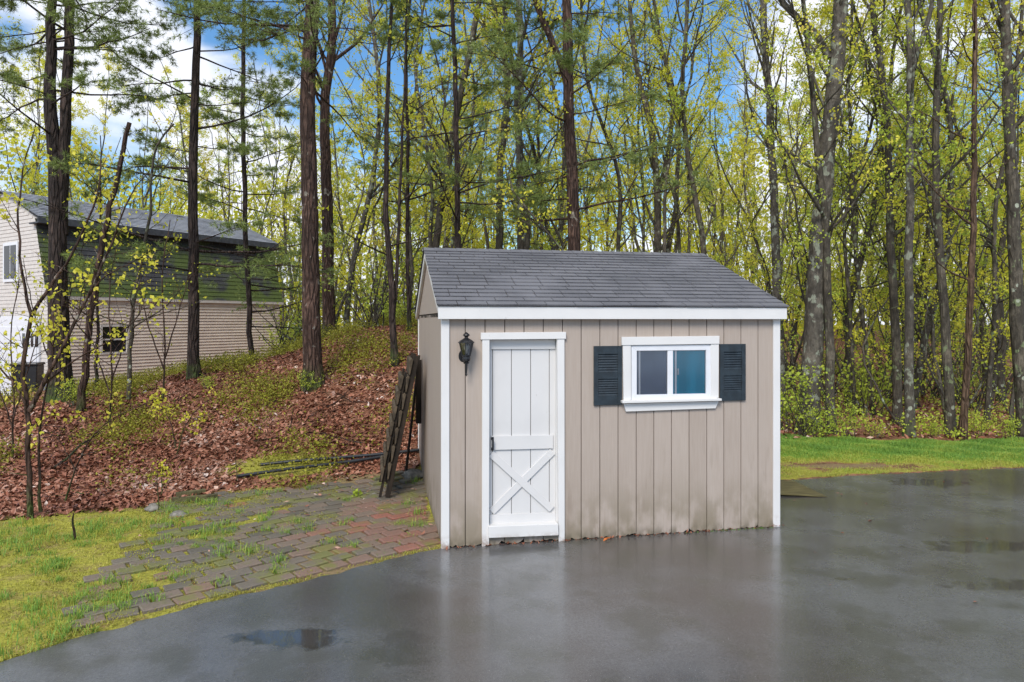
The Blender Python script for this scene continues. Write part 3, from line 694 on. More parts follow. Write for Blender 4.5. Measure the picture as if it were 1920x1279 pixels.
def pipe(a, b, r, label):
    A, B = g2w(*a), g2w(*b); P = []
    for t in np.linspace(0, 1, 14):
        q = A * (1 - t) + B * t; P.append((q[0], q[1], float(tz(q[0], q[1])) + .062 + .010 * math.sin(t * 5)))
    V, Fq = tube_np(P, [r] * 14, 10); o = mesh_np('pipe', V, Fq, PIPE, smooth=True); tag(o, label, 'pipe', 'black pipes lying below the bank')
pipe((487, 881), (790, 851), .024, 'thin black pipe on the leaves, the upper and shorter of two')
pipe((443, 902), (745, 860), .024, 'thin black pipe reaching farther left, the lower of two')
# ramp on the right side of the shed
rp = MB(); A = g2w(1552, 934); B = g2w(1490, 905); q0 = S2W(SW + .01, 1.35); q1 = S2W(SW + .01, 2.75)
rp.poly([(A[0], A[1], .012), (B[0], B[1], .012), (q1[0], q1[1], .085), (q0[0], q0[1], .085), (A[0], A[1], .007), (B[0], B[1], .007), (q1[0], q1[1], .05), (q0[0], q0[1], .05)],
        ((0,1,2,3),(4,7,6,5),(0,4,5,1),(1,5,6,2),(2,6,7,3),(3,7,4,0)))
o = rp.build('ramp', RAMPW, bevel=.003); tag(o, 'low mossy plywood ramp laid against the right side of the shed', 'ramp')
def stone(px, py, w, h, dpt, label, seed, cat='stone', mat=STONE, name='stone'):
    P = g2w(px, py); rr = random.Random(seed); bm = bmesh.new(); bmesh.ops.create_icosphere(bm, subdivisions=3, radius=1)
    for v in bm.verts:
        q = v.co; k_ = 1 + .16 * math.sin(q.x * 3 + seed) + .12 * math.sin(q.y * 4 + seed * 2) + .1 * math.sin(q.z * 5 + seed); v.co = Vector((q.x * w * k_, q.y * dpt * k_, max(-.3, q.z) * h * k_))
    me = bpy.data.meshes.new(name); bm.to_mesh(me); bm.free(); me.materials.append(mat)
    for p in me.polygons: p.use_smooth = True
    o = link(bpy.data.objects.new(name, me)); o.location = (P[0], P[1], P[2] + h * .2); o.rotation_euler.z = rr.uniform(0, .6); tag(o, label, cat, 'stones at the patio edge')
stone(286, 957, .09, .06, .08, 'pale rounded stone at the left end of the patio border timbers', 1)
stone(335, 969, .12, .045, .10, 'flat pale stone sunk into the back edge of the patio', 2)
stone(778, 893, .17, .07, .14, 'dark grey flat stone beside the shed behind the fence panels', 3)
stone(700, 930, .05, .03, .05, 'tiny grey stone in the patio by a green weed', 6)
def timber(a, b, h, label):
    A, B = g2w(*a), g2w(*b); d = (B - A)[:2]; L = np.linalg.norm(d); ang = math.atan2(d[1], d[0]); zz = max(A[2], B[2])
    mb = MB(); k_ = 6
    for i in range(k_):
        mb.box(L * i / k_ + .001, -.045 + random.uniform(-.004, .004), -.04, L * (i + 1) / k_, .045 + random.uniform(-.004, .004), h + random.uniform(-.004, .004))
    o = mb.build('landscape_timber', m_plain('mossy timber', (.085, .075, .035), .8, .2, var=.6, scale=9, bump=.5)); o.location = (A[0], A[1], zz); o.rotation_euler.z = ang
    tag(o, label, 'timber', 'mossy border timbers behind the patio')
timber((322, 946), (408, 938), .07, 'mossy timber edging the patio, the nearer one'); timber((330, 934), (385, 926), .05, 'mossy timber edging the patio, the farther one by the leaf litter')
def stake(px, y0, y1, r, label, mat=None):
    P = g2w(px, y0); top = CAMH + (HY - y1) / F * P[1]
    pts = [(P[0] + .012 * math.sin(i * 1.3), P[1], P[2] - .03 + (top - P[2] + .03) * i / 5) for i in range(6)]
    V, Fq = tube_np(pts, [r, r, r * .9, r * .8, r * .7, r * .3], 6); o = mesh_np('stake', V, Fq, mat or BARK_R); tag(o, label, 'stake', 'thin stakes near the patio')
stake(138, 1014, 962, .014, 'short brown stake standing in the moss at left'); stake(443, 906, 838, .006, 'thin rusty rod standing at the end of the lower pipe')
stake(296, 962, 880, .007, 'thin twig stake standing by the pale rounded stone')

# ------------------------------------------------------------------ neighbour's gambrel house
CLAP = NT('beige clapboard'); zz = CLAP.sep(2); w_ = CLAP.math('FRACT', CLAP.math('MULTIPLY', zz, 9.2))
c_ = CLAP.mix(CLAP.mr(CLAP.noise(2, detail=5), .35, .7), (.58, .48, .40), (.66, .56, .47)); CLAP.fin(c_, .6, .3); CLAP = CLAP.m
CLAPL = m_plain('pale clapboard', (.56, .52, .48), .6, .3, var=.08)
HROOF = m_shingle('house grey shingle', (.16, .17, .19), (.23, .24, .27)); HLOW = m_shingle('mossy dark shingle', (.02, .02, .024), (.045, .045, .05), (.07, .10, .02), (.44, .56))
HX, HYy = -14.07, 20.7; HA = math.atan2(.851, .525); HL = 8.6; HB = -.18
house = empty('house', (HX, HYy, 0), HA); tag(house, 'beige neighbouring house with a mossy gambrel roof behind the left trees', 'house')
EVZ, KZ, RZ2, KV, HV = 2.95, 5.42, 6.5, .62, 2.9
def clap(mb, u0, u1, z0, z1, v=0.0, axis='u', th=.04):
    z = z0; p = .108
    while z < z1:
        zt = min(z + p, z1)
        if axis == 'u': mb.prism([(u0, v - th, z), (u0, v - .004, zt), (u0, v + .02, zt), (u0, v + .02, z)], (u1 - u0, 0, 0))
        else: mb.prism([(v - th, u0, z), (v - .004, u0, zt), (v + .02, u0, zt), (v + .02, u0, z)], (0, u1 - u0, 0))
        z += p * 1.0
def H2(px, py):      # local (u,z) on the long wall
    a = (px - CX) / F; dx, dy = math.cos(HA), math.sin(HA); u = (a * HYy - HX) / (dx - a * dy); return u, CAMH + (HY - py) / F * (HYy + u * dy)
def H3(px, py):      # local (v,z) on the end wall
    a = (px - CX) / F; dx, dy = -math.sin(HA), math.cos(HA); v = (a * HYy - HX) / (dx - a * dy); return v, CAMH + (HY - py) / F * (HYy + v * dy)
(wu0, wz1), (wu1, wz0) = H2(191, 613), H2(236, 659)
mb = MB(); clap(mb, 0, wu0, HB + .5, EVZ); clap(mb, wu1, HL, HB + .5, EVZ); clap(mb, wu0, wu1, HB + .5, wz0); clap(mb, wu0, wu1, wz1, EVZ)
mb.build('wall', CLAP, house)['label'] = 'long beige clapboard wall'
mb = MB(); mb.box(.02, .03, HB, HL - .02, 5.77, EVZ); mb.build('inner_wall', GROOVE, house)
mb = MB(); mb.box(0, -.01, HB - .3, HL, .03, HB + .5); mb.build('foundation', m_plain('concrete', (.35, .33, .30), .8, .3), house)
hw = empty('window', (0, 0, 0)); hw.parent = house; f_ = .07
mb = MB(); mb.box(wu0 - f_, -.05, wz0 - f_, wu0, .02, wz1 + f_); mb.box(wu1, -.05, wz0 - f_, wu1 + f_, .02, wz1 + f_); mb.box(wu0, -.05, wz1, wu1, .02, wz1 + f_); mb.box(wu0, -.05, wz0 - f_, wu1, .02, wz0)
zm = (wz0 + wz1) / 2; mb.box(wu0, -.03, zm - .025, wu1, .02, zm + .025); mb.build('frame', CLAPL, hw)
DG = NT('dark window glass').fin((.012, .014, .016), .06, .6)
mb = MB(); mb.box(wu0, .0, wz0, wu1, .015, wz1); mb.build('pane', DG, hw)
mb = MB(); mb.box(-.15, -.12, EVZ - .02, HL + .12, .02, EVZ + .10); mb.build('eave_trim', CLAPL, house)
def rows(mb, A, B, u0, u1, n_, tw=.3):
    (va, za), (vb, zb) = A, B; L = math.hypot(vb - va, zb - za); nv, nzv = -(zb - za) / L, (vb - va) / L
    if nzv < 0: nv, nzv = -nv, -nzv
    for r in range(n_):
        t0, t1 = r / n_, min(1, (r + 1.2) / n_); u = u0 - random.uniform(0, tw); 
        while u < u1:
            ua, ub = max(u, u0), min(u + tw - .004, u1)
            if ub > ua + .02:
                p0 = (va + (vb - va) * t0, za + (zb - za) * t0); p1 = (va + (vb - va) * t1, za + (zb - za) * t1); o = .03
                mb.poly([(ua, p0[0], p0[1]), (ub, p0[0], p0[1]), (ub, p0[0] + nv*o, p0[1] + nzv*o), (ua, p0[0] + nv*o, p0[1] + nzv*o), (ub, p1[0] + nv*.008, p1[1] + nzv*.008), (ua, p1[0] + nv*.008, p1[1] + nzv*.008)],
                        [(0,1,2,3), (3,2,4,5)], random.random())
            u += tw
hr = empty('roof', (0, 0, 0)); hr.parent = house
mb = MB(); rows(mb, (-.1, EVZ + .08), (KV, KZ), -.1, HL + .1, 16); rows(mb, (5.9, EVZ + .08), (5.8 - KV, KZ), -.1, HL + .1, 16); mb.build('lower_slope', HLOW, hr)
mb = MB(); rows(mb, (KV - .38, KZ + .02), (HV, RZ2), -.18, HL + .18, 14); rows(mb, (5.8 - KV + .38, KZ + .02), (HV, RZ2), -.18, HL + .18, 14); mb.build('upper_slope', HROOF, hr)
mb = MB(); mb.box(-.17, KV - .40, KZ - .17, HL + .17, KV - .36, KZ + .03); mb.box(-.17, KV - .355, KZ - .17, HL + .17, KV + .2, KZ - .13); mb.build('fascia', m_plain('dark fascia', (.06, .065, .075), .6, .3), hr)
mb = MB()
prof = [(0, EVZ), (KV, KZ - .02), (HV, RZ2 - .04), (5.8 - KV, KZ - .02), (5.8, EVZ)]
mb.prism([(.0, v, z) for v, z in prof], (HL, 0, 0)); mb.build('attic', CLAPL, hr)
mb = MB(); z = HB
while z < RZ2 - .1:
    zt = z + .12
    def half(zq): return float(np.interp(zq, [HB, EVZ, KZ, RZ2], [0, 0, KV, HV - .05]))
    a = half(zt); mb.prism([(-.02, a, z), (-.004, a, zt), (.0, a, zt), (.0, a, z)], (0, 5.8 - 2 * a, 0)); z += .12
mb.build('wall', CLAPL, house)['label'] = 'pale gambrel end wall with white doors'
for (A, B), nm in ((((12, 462), (34, 522)), 'window'),):
    (va, za), (vb, zb) = H3(*A), H3(*B); v0, v1 = min(va, vb), max(va, vb)
    w2 = empty(nm, (0, 0, 0)); w2.parent = house
    mb = MB(); mb.box(-.06, v0 - .1, zb - .1, -.025, v1 + .1, za + .1); mb.build('frame', VINYL, w2)
    mb = MB(); mb.box(-.07, v0, zb, -.061, (v0 + v1) / 2 - .03, za); mb.box(-.07, (v0 + v1) / 2 + .03, zb, -.061, v1, za); mb.build('pane', DG, w2)
va, za = H3(78, 592); vb, zb = H3(10, 592)
gd = empty('garage_door', (0, 0, 0)); gd.parent = house
mb = MB(); mb.box(-.08, va, HB, -.021, vb + 1.5, 2.42); mb.build('frame', VINYL, gd)
for i in range(4): 
    mb = MB(); mb.box(-.10, va + .12, HB + .05 + i * .56, -.081, vb + 1.3, HB + .58 + i * .56); mb.build('panel', VINYL, gd, bevel=.01)
for px in (52, 60, 68, 76):
    v, z = H3(px, 620); mb = MB(); mb.box(-.112, v - .05, H3(px, 650)[1], -.101, v + .1, H3(px, 625)[1]); mb.build('pane', DG, gd)
bx_, by_ = W(52, 700, 20.0)[:2]
bn = MB(); bn.prism([(-.3, -.3, 0), (.3, -.3, 0), (.33, -.3, .95), (-.33, -.3, .95)], (0, .6, 0)); bin_ = empty('waste_bin', (bx_, by_, float(tz(bx_, by_))), .3)
tag(bin_, 'dark lidded waste bin beside the white garage doors of the house', 'bin')
bn.build('body', BLACK, bin_, bevel=.02); bn = MB(); bn.prism([(-.36, -.34, .955), (.36, -.34, .955), (.33, -.34, 1.03), (-.33, -.34, 1.03)], (0, .68, 0)); bn.build('lid', BLACK, bin_, bevel=.02)

# ------------------------------------------------------------------ vegetation generators
def interp_path(PP, PR, ci, t):
    n = PP.shape[1]; x = t * (n - 1); i = np.minimum(x.astype(int), n - 2); f = (x - i)[:, None]
    a, b = PP[ci, i], PP[ci, i + 1]; T = b - a; T /= np.linalg.norm(T, axis=1, keepdims=True) + 1e-9
    return a * (1 - f) + b * f, T, PR[ci, i] * (1 - f[:, 0]) + PR[ci, i + 1] * f[:, 0]
def level(PP, PR, cnt, t0, t1, L, ang, up, wob, npts, rr, rng, taper=.5, flat=False, rmin=.003, bare=0):
    m = len(PP); ci = np.repeat(np.arange(m), cnt); M_ = len(ci)
    t = t0 + (t1 - t0) * rng.random(M_); O, T, r0 = interp_path(PP, PR, ci, t)
    az = rng.random(M_) * 2 * np.pi
    ref = np.where(np.abs(T[:, 2:3]) > .9, np.array([[1., 0, 0]]), np.array([[0, 0, 1.]]))
    U = np.cross(T, ref); U /= np.linalg.norm(U, axis=1, keepdims=True) + 1e-9; V = np.cross(T, U)
    if flat: az = np.where(rng.random(M_) < .5, 0, np.pi) + rng.normal(0, .35, M_)
    a = np.radians(ang[0] + (ang[1] - ang[0]) * rng.random(M_))[:, None]
    D = np.cos(a) * T + np.sin(a) * (np.cos(az)[:, None] * U + np.sin(az)[:, None] * V)
    pl = np.linalg.norm(PP[ci, -1] - PP[ci, 0], axis=1) if L[2] else np.ones(M_)
    ln = (L[0] + (L[1] - L[0]) * rng.random(M_)) * pl * (1 - taper * (t - t0) / max(1e-6, t1 - t0))
    P = np.empty((M_, npts, 3)); P[:, 0] = O; st = (ln / (npts - 1))[:, None]
    for j in range(1, npts):
        P[:, j] = P[:, j - 1] + D * st
        D = D + np.array([0, 0, up]) + rng.normal(0, wob, (M_, 3)); D /= np.linalg.norm(D, axis=1, keepdims=True)
    rb = np.maximum(rmin, np.minimum(r0 * rr[0], ln * rr[1]))
    return P, rb[:, None] * np.linspace(1, .22, npts)[None, :]
def kites(C_, size, rng, droop=.5, wid=.38):
    n = len(C_); a = rng.normal(0, 1, (n, 3)); a[:, 2] -= droop; a /= np.linalg.norm(a, axis=1, keepdims=True)
    b = np.cross(a, rng.normal(0, 1, (n, 3))); b /= np.linalg.norm(b, axis=1, keepdims=True) + 1e-9; c = np.cross(a, b)
    s = (size * (.6 + .8 * rng.random(n)))[:, None] if np.ndim(size) == 0 else (size * (.6 + .8 * rng.random(n)))[:, None]
    V = np.stack([C_, C_ + a * .45 * s + b * wid * s + c * .1 * s, C_ + a * s, C_ + a * .45 * s - b * wid * s + c * .1 * s], 1)
    return V.reshape(-1, 3), np.arange(n * 4).reshape(n, 4)
def pts_on(P, k, rng, t0=.3, jit=.05):
    m, n = P.shape[:2]; ci = np.repeat(np.arange(m), k); t = t0 + (1 - t0) * rng.random(len(ci))
    x = t * (n - 1); i = np.minimum(x.astype(int), n - 2); f = (x - i)[:, None]
    return P[ci, i] * (1 - f) + P[ci, i + 1] * f + rng.normal(0, jit, (len(ci), 3)), P[ci, i + 1] - P[ci, i]
def needles(C_, D, rng, k=12, ln=.11, w=.005):
    n = len(C_); ci = np.repeat(np.arange(n), k); d = D[ci] / (np.linalg.norm(D[ci], axis=1, keepdims=True) + 1e-9)
    v = d * .5 + rng.normal(0, .6, (len(ci), 3)); v /= np.linalg.norm(v, axis=1, keepdims=True); s = (ln * (.6 + .6 * rng.random(len(ci))))[:, None]
    b = np.cross(v, rng.normal(0, 1, (len(ci), 3))); b /= np.linalg.norm(b, axis=1, keepdims=True) + 1e-9
    V = np.stack([C_[ci] - b * w, C_[ci] + b * w, C_[ci] + v * s], 1)
    return V.reshape(-1, 3), np.arange(len(ci) * 3).reshape(-1, 3)
def cat(parts):
    Vs, Fs, o = [], [], 0
    for V, Fq in parts: Vs.append(V); Fs.append(Fq + o); o += len(V)
    return np.concatenate(Vs), np.concatenate(Fs)
def smooth_path(pts, n, rng, wob=.02):
    pts = np.asarray(pts, float); d = np.r_[0, np.cumsum(np.linalg.norm(np.diff(pts, axis=0), axis=1))]; s = np.linspace(0, d[-1], n)
    # Catmull-like smoothing: interpolate then blur
    P = np.stack([np.interp(s, d, pts[:, i]) for i in range(3)], 1)
    for _ in range(2): P[1:-1] = (P[:-2] + 2 * P[1:-1] + P[2:]) / 4
    P[1:-1, :2] += rng.normal(0, wob, (n - 2, 2)); return P
def radii(P, r0, r1, flare=.45):
    h = P[:, 2] - P[0, 2]; t = np.clip(h / max(h[-1], .1), 0, 1)
    r = r0 + (r1 - r0) * t; return r * (1 + flare * np.exp(-np.maximum(h, 0) / .18))
STY = dict(
  maple=dict(n1=16, t=(.30, .98), L1=(1.4, 3.2), a1=(30, 62), up=.10, n2=8, n3=4, leaf=.06, lk=4, kind='leaf'),
  tall=dict(n1=14, t=(.48, .99), L1=(1.6, 3.6), a1=(25, 50), up=.13, n2=7, n3=4, leaf=.06, lk=4, kind='leaf'),
  bushy=dict(n1=26, t=(.12, .97), L1=(1.2, 2.6), a1=(45, 80), up=.06, n2=7, n3=4, leaf=.07, lk=5, kind='leaf'),
  pine=dict(n1=36, t=(.14, .98), L1=(1.5, 3.2), a1=(72, 98), up=.015, n2=12, n3=4, kind='needle', lk=2),
  bare=dict(n1=18, t=(.2, .98), L1=(.7, 1.9), a1=(45, 85), up=.05, n2=4, n3=2, leaf=.07, lk=1, kind='leaf'),
  sapling=dict(n1=12, t=(.25, .98), L1=(.5, 1.1), a1=(30, 65), up=.08, n2=4, n3=2, leaf=.065, lk=4, kind='leaf'))
def tree_meshes(name, stems, sty, barkm, leafm, seed, k=10, thin=1.0, parent=None, leafk=1.0, leafs=None, low=None):
    """stems: list of (path(n,3), radii). builds trunk, branches, crown objects under parent"""
    rng = np.random.default_rng(seed); q = STY[sty]; parts = []
    for P, Rr in stems: parts.append(tubes(P[None], Rr[None], k))
    V, Fq = cat(parts); n_ = V.shape[0]
    nmax = max(len(P) for P, _ in stems); lens = [np.linalg.norm(P[-1] - P[0]) for P, _ in stems]; br = []; lf = []; lt = []
    for (P, Rr), ln in zip(stems, lens):
        n1 = max(2, int(q['n1'] * ln / max(lens))); sc = q.get('ls', 1)
        t0 = q['t'][0] if low is None else low
        pin = q['kind'] == 'needle'
        P1, R1 = level(P[None], Rr[None], n1, t0, q['t'][1], (q['L1'][0], q['L1'][1], 0), q['a1'], q['up'], .09, 8, (.55 if not pin else .35, (.016 if not pin else .010) * thin), rng, taper=.45, rmin=.006)
        P2, R2 = level(P1, R1, q['n2'], .22 if not pin else .35, .98, (.22, .50, 1) if not pin else (.18, .40, 1), (28, 62), .04 if not pin else .0, .12, 5, (.6, .012), rng, flat=pin, rmin=.003)
        P3, R3 = level(P2, R2, q['n3'], .25, .98, (.3, .65, 1), (25, 60), .02, .14, 4, (.6, .01), rng, flat=pin, rmin=.002)
        br += [tubes(P1, R1, 5), tubes(P2, R2, 3), tubes(P3, R3, 3)]
        if pin:
            keep = rng.random(len(P2)) < .8; C_, D = pts_on(P2[keep], 3, rng, .35, .02); C3, D3 = pts_on(P3, q['lk'], rng, .2, .02)
            lf.append(needles(np.r_[C_, C3], np.r_[D, D3], rng))
        else:
            C_, D = pts_on(P3, 1, rng, .75, .02); K = max(1, int(q['lk'] * leafk)); K0 = K; C_ = np.repeat(C_, K, 0) + rng.normal(0, (leafs or q['leaf']) * .75, (len(C_) * K, 3)); lf.append(kites(C_, leafs or q['leaf'], rng, 1.0))
    V, Fq = cat(parts + br); o1 = o2 = mesh_np('trunk', V, Fq, barkm, parent, smooth=True)
    V, Fq = cat(lf); g = np.repeat(rng.normal(0, .17, len(Fq) // 6 + 1), 6)[:len(Fq)]
    o3 = mesh_np('crown', V, Fq, leafm, parent, tone=np.clip(.5 + g + rng.normal(0, .12, len(Fq)), 0, 1))
    return o1, o2, o3
def px_stem(pts, Y, w0, w1, ztop, rng, n=22, base=None, lean=0.0, wob=.012, flare=.45):
    """trunk through photo points standing at distance Y; grows on above the frame to height ztop"""
    Q = [W(px, py, Y + lean * i) for i, (px, py) in enumerate(pts)]
    if base is not None: Q[0] = np.array(base, float)
    if ztop and ztop > Q[-1][2]:
        d = Q[-1] - Q[-2]; d /= np.linalg.norm(d); d = d * .55 + np.array([0, 0, .45]); d /= np.linalg.norm(d); Q.append(Q[-1] + d * (ztop - Q[-1][2]) / max(.3, d[2]))
    P = smooth_path(Q, n, rng, wob); vis = [i for i in range(n)]
    h = P[:, 2] - P[0, 2]; hv = max(.5, W(*pts[-1], Y)[2] - P[0, 2]); s = Y / F / 2
    r = np.interp(h, [0, hv, max(hv + .1, h[-1])], [w0 * s * .92, w1 * s * .86, w1 * s * (.22 if ztop else .8)]) * (1 + flare * np.exp(-np.maximum(h, 0) / .18))
    return P, r
CUSTOM = []
def custom(name, label, cat_, stems, Y, sty, barkm, leafm, seed, ztop=12.5, group=None, base_py=None, **kw):
    """stems: list of (points, w0, w1[, attach])"""
    rng = np.random.default_rng(seed); p0 = stems[0][0][0]; x = (p0[0] - CX) / F * Y; zb = float(tz(x, Y)); S = []
    for i, st in enumerate(stems):
        b = np.array([x, Y, zb - .12]) if i == 0 else None
        S.append(px_stem(st[0], Y + (.04 * i), st[1], st[2], ztop if len(st) < 4 else st[3], rng, base=b, flare=.45 if i == 0 else 0))
    org = np.array([x, Y, zb]); r = empty(name, tuple(org)); tag(r, label, cat_, group)
    S = [(P - org, q) for P, q in S]
    tree_meshes(name, S, sty, barkm, leafm, seed, parent=r, **kw); CUSTOM.append((x, Y)); return r

# --- the trees one can tell apart, left to right
custom('pine_tree', 'twin-stemmed dark trunk forking high in front of the house, at far left', 'tree',
  [([(116, 757), (108, 600), (108, 420), (107, 300), (97, 235), (88, 164), (98, 70), (101, 0)], 44, 17), ([(116, 440), (119, 300), (123, 219), (124, 148), (131, 78), (131, 0)], 24, 18)], 13, 'pine', BARK_D, NEEDLE, 1, low=.42)
custom('broken_trunk', 'leaning reddish snag with a broken top before the house roof', 'tree', [([(150, 735), (168, 600), (182, 500), (200, 420), (222, 320), (243, 230)], 15, 9, 0)], 12.4, 'bare', BARK_R, LEAF_Y, 2, thin=.5)
custom('young_tree', 'slim crooked young tree between the house window and the dark pine', 'tree', [([(240, 748), (246, 640), (250, 560), (268, 470), (285, 385), (281, 300), (300, 262), (326, 232)], 9, 4, 0)], 13, 'bare', BARK_M, LEAF_Y, 3, thin=.7)
custom('young_tree', 'short thin dark stem just left of the house window', 'tree', [([(178, 700), (184, 620), (182, 560), (190, 470), (188, 330)], 7, 4, 0)], 14.5, 'bare', BARK_D, LEAF_Y, 4, thin=.6)
custom('pine_tree', 'straight slender dark pine in front of the mossy house roof', 'tree', [([(365, 708), (362, 600), (363, 500), (361, 350), (366, 200), (368, 100), (372, 0)], 23, 14)], 14, 'pine', BARK_D, NEEDLE, 5, low=.2)
custom('pine_tree', 'thin pine close to the right end of the beige house', 'tree', [([(472, 640), (466, 560), (460, 440), (457, 300), (455, 120), (458, 0)], 11, 8)], 19, 'pine', BARK_D, NEEDLE, 6, low=.1)
custom('pine_tree', 'thickest reddish brown pine trunk standing on the bank left of the shed', 'tree', [([(588, 725), (584, 600), (581, 400), (578, 250), (580, 120), (588, 0)], 38, 29)], 13, 'pine', BARK_R, NEEDLE, 7, low=.5, k=14)
custom('old_tree', 'large trunk directly behind the thickest pine, bending at its top', 'tree', [([(620, 610), (614, 450), (611, 300), (607, 180), (618, 130), (628, 80), (622, 0)], 27, 17)], 17, 'tall', BARK_R, LEAF_Y, 8, k=12)
custom('young_tree', 'dark young tree just left of the shed roof with twin upper stems', 'tree', [([(741, 722), (739, 620), (735, 560), (727, 450), (722, 330), (728, 150), (735, 0)], 15, 7), ([(738, 590), (746, 500), (750, 380), (757, 200), (762, 60)], 8, 4)], 13.6, 'bare', BARK_D, LEAF_Y, 9, thin=.8, leafk=3)
custom('pale_tree', 'pale slanting trunk between the thickest pine and the shed', 'tree', [([(648, 600), (655, 520), (670, 450), (690, 390), (702, 320), (715, 200), (705, 90), (690, 0)], 12, 8)], 20, 'maple', BARK_G, LEAF_Y, 10)
custom('young_tree', 'thin dark stem rising just left of the shed gable', 'tree', [([(768, 610), (764, 500), (762, 400), (766, 280), (760, 120), (770, 0)], 9, 6)], 16, 'bare', BARK_D, LEAF_Y, 11, leafk=3)
custom('leaning_tree', 'leaning grey-brown trunk rising behind the left end of the shed ridge', 'tree', [([(812, 600), (815, 470), (835, 330), (855, 220), (878, 110), (900, 0)], 17, 13)], 19, 'maple', BARK_M, LEAF_Y, 12)
custom('pine_tree', 'nearly black straight pine behind the left half of the shed roof', 'tree', [([(860, 620), (858, 470), (857, 300), (852, 160), (849, 0)], 15, 9)], 15, 'pine', BARK_D, NEEDLE, 13, low=.25)
custom('forest_tree', 'greenish trunk with a bend left of the tallest fork behind the roof', 'tree', [([(932, 620), (935, 470), (938, 300), (950, 200), (955, 140), (935, 70), (925, 0)], 17, 13)], 20, 'maple', BARK_M, LEAF_Y, 14)
custom('forest_tree', 'straight mossy green trunk right of the bent one behind the roof', 'tree', [([(980, 620), (977, 470), (974, 300), (973, 190), (978, 120), (972, 0)], 18, 13), ([(975, 160), (1000, 100), (1020, 60), (1042, 0)], 7, 5), ([(974, 170), (955, 110), (945, 40)], 8, 5)], 18, 'maple', BARK_G, LEAF_G, 15)
custom('pine_tree', 'big pine with a left fork directly behind the middle of the shed roof', 'tree', [([(1082, 620), (1078, 470), (1072, 320), (1067, 180), (1063, 60), (1061, 0)], 31, 20), ([(1068, 170), (1052, 120), (1030, 70), (1015, 30), (1003, 0)], 16, 13)], 14.5, 'pine', BARK_R, NEEDLE, 16, low=.3, k=12)
custom('forest_tree', 'thin bent trunk between the big forked pine and the right roof slope', 'tree', [([(1165, 610), (1160, 480), (1165, 330), (1140, 260), (1110, 190), (1092, 90), (1090, 0)], 10, 6)], 19, 'maple', BARK_M, LEAF_Y, 17)
custom('forest_tree', 'grey forked trunk behind the upper right corner of the roof', 'tree', [([(1230, 620), (1232, 470), (1233, 350), (1225, 250), (1190, 120), (1180, 0)], 19, 9), ([(1234, 360), (1255, 290), (1262, 180), (1240, 80), (1225, 0)], 11, 7)], 20, 'maple', BARK_M, LEAF_Y, 18)
custom('forest_tree', 'leaning trunk just above the right roof slope', 'tree', [([(1330, 640), (1322, 480), (1310, 400), (1290, 300), (1278, 200), (1285, 60), (1290, 0)], 14, 8)], 18, 'maple', BARK_M, LEAF_G, 19)
custom('forest_tree', 'tall lichen-flecked trunk rising from the right end of the roof', 'tree', [([(1466, 700), (1457, 540), (1452, 380), (1445, 220), (1434, 100), (1430, 0)], 19, 14)], 16.5, 'tall', BARK_G, LEAF_Y, 20)
custom('old_tree', 'biggest lichen-covered tree right of the shed, with a knobbly bulge and limb', 'tree',
  [([(1515, 800), (1525, 650), (1532, 500), (1540, 380), (1553, 262), (1560, 200), (1572, 110), (1578, 0)], 42, 30), ([(1553, 110), (1536, 60), (1500, 40), (1470, 10), (1440, -40)], 15, 12), ([(1572, 265), (1580, 200), (1600, 130), (1620, 60)], 5, 2, 0)], 14.2, 'tall', BARK_G, LEAF_Y, 21, k=16)
custom('forest_tree', 'dark trunk immediately right of the biggest lichen-covered tree', 'tree', [([(1559, 812), (1556, 700), (1552, 580), (1550, 450), (1530, 250), (1515, 100), (1505, 0)], 20, 9)], 14.0, 'maple', BARK_M, LEAF_Y, 22)
custom('forest_tree', 'mossy dark trunk left of the patchy lichen pole by the lawn', 'tree', [([(1683, 775), (1680, 650), (1673, 520), (1668, 400), (1665, 200), (1640, 60), (1635, 0)], 19, 12)], 15.5, 'maple', BARK_M, LEAF_G, 23)
custom('forest_tree', 'straight pole-like trunk with large pale lichen patches near the lawn', 'tree', [([(1704, 828), (1706, 700), (1702, 560), (1705, 400), (1707, 260), (1711, 140), (1706, 60), (1700, 0)], 20, 13), ([(1712, 130), (1725, 80), (1745, 30), (1750, 0)], 11, 9)], 13.6, 'tall', BARK_G, LEAF_Y, 24)
custom('forest_tree', 'dark trunk left of the orange stripped one at the lawn edge', 'tree', [([(1783, 828), (1778, 700), (1768, 560), (1758, 440), (1752, 300), (1760, 100), (1765, 0)], 20, 12)], 13.6, 'maple', BARK_M, LEAF_G, 25)
custom('dead_tree', 'orange-brown stripped thin trunk near the lawn at right', 'tree', [([(1803, 830), (1812, 720), (1816, 600), (1824, 480), (1827, 300), (1830, 150), (1826, 0)], 15, 9)], 13.2, 'bare', BARK_O, LEAF_Y, 26)
custom('forest_tree', 'dark trunk running off the right edge of the picture', 'tree', [([(1925, 835), (1912, 700), (1905, 560), (1902, 420), (1893, 260), (1885, 120), (1888, 0)], 30, 18)], 13.4, 'tall', BARK_M, LEAF_Y, 27)
custom('forest_tree', 'thin trunk with crooked upper half inside the frame edge at right', 'tree', [([(1850, 810), (1856, 700), (1868, 560), (1858, 400), (1905, 200), (1912, 60), (1918, 0)], 10, 7)], 15.5, 'maple', BARK_M, LEAF_Y, 28)
custom('forest_tree', 'slim slanting trunk right of the dark one beside the biggest tree', 'tree', [([(1638, 765), (1632, 700), (1622, 640), (1612, 560), (1600, 420), (1590, 200), (1600, 0)], 9, 6)], 17, 'maple', BARK_M, LEAF_G, 29)
custom('forest_tree', 'slim trunk halfway between the biggest tree and the lichen pole', 'tree', [([(1602, 790), (1600, 700), (1597, 600), (1585, 480), (1575, 400), (1640, 230), (1660, 0)], 9, 5)], 17, 'maple', BARK_M, LEAF_G, 30)

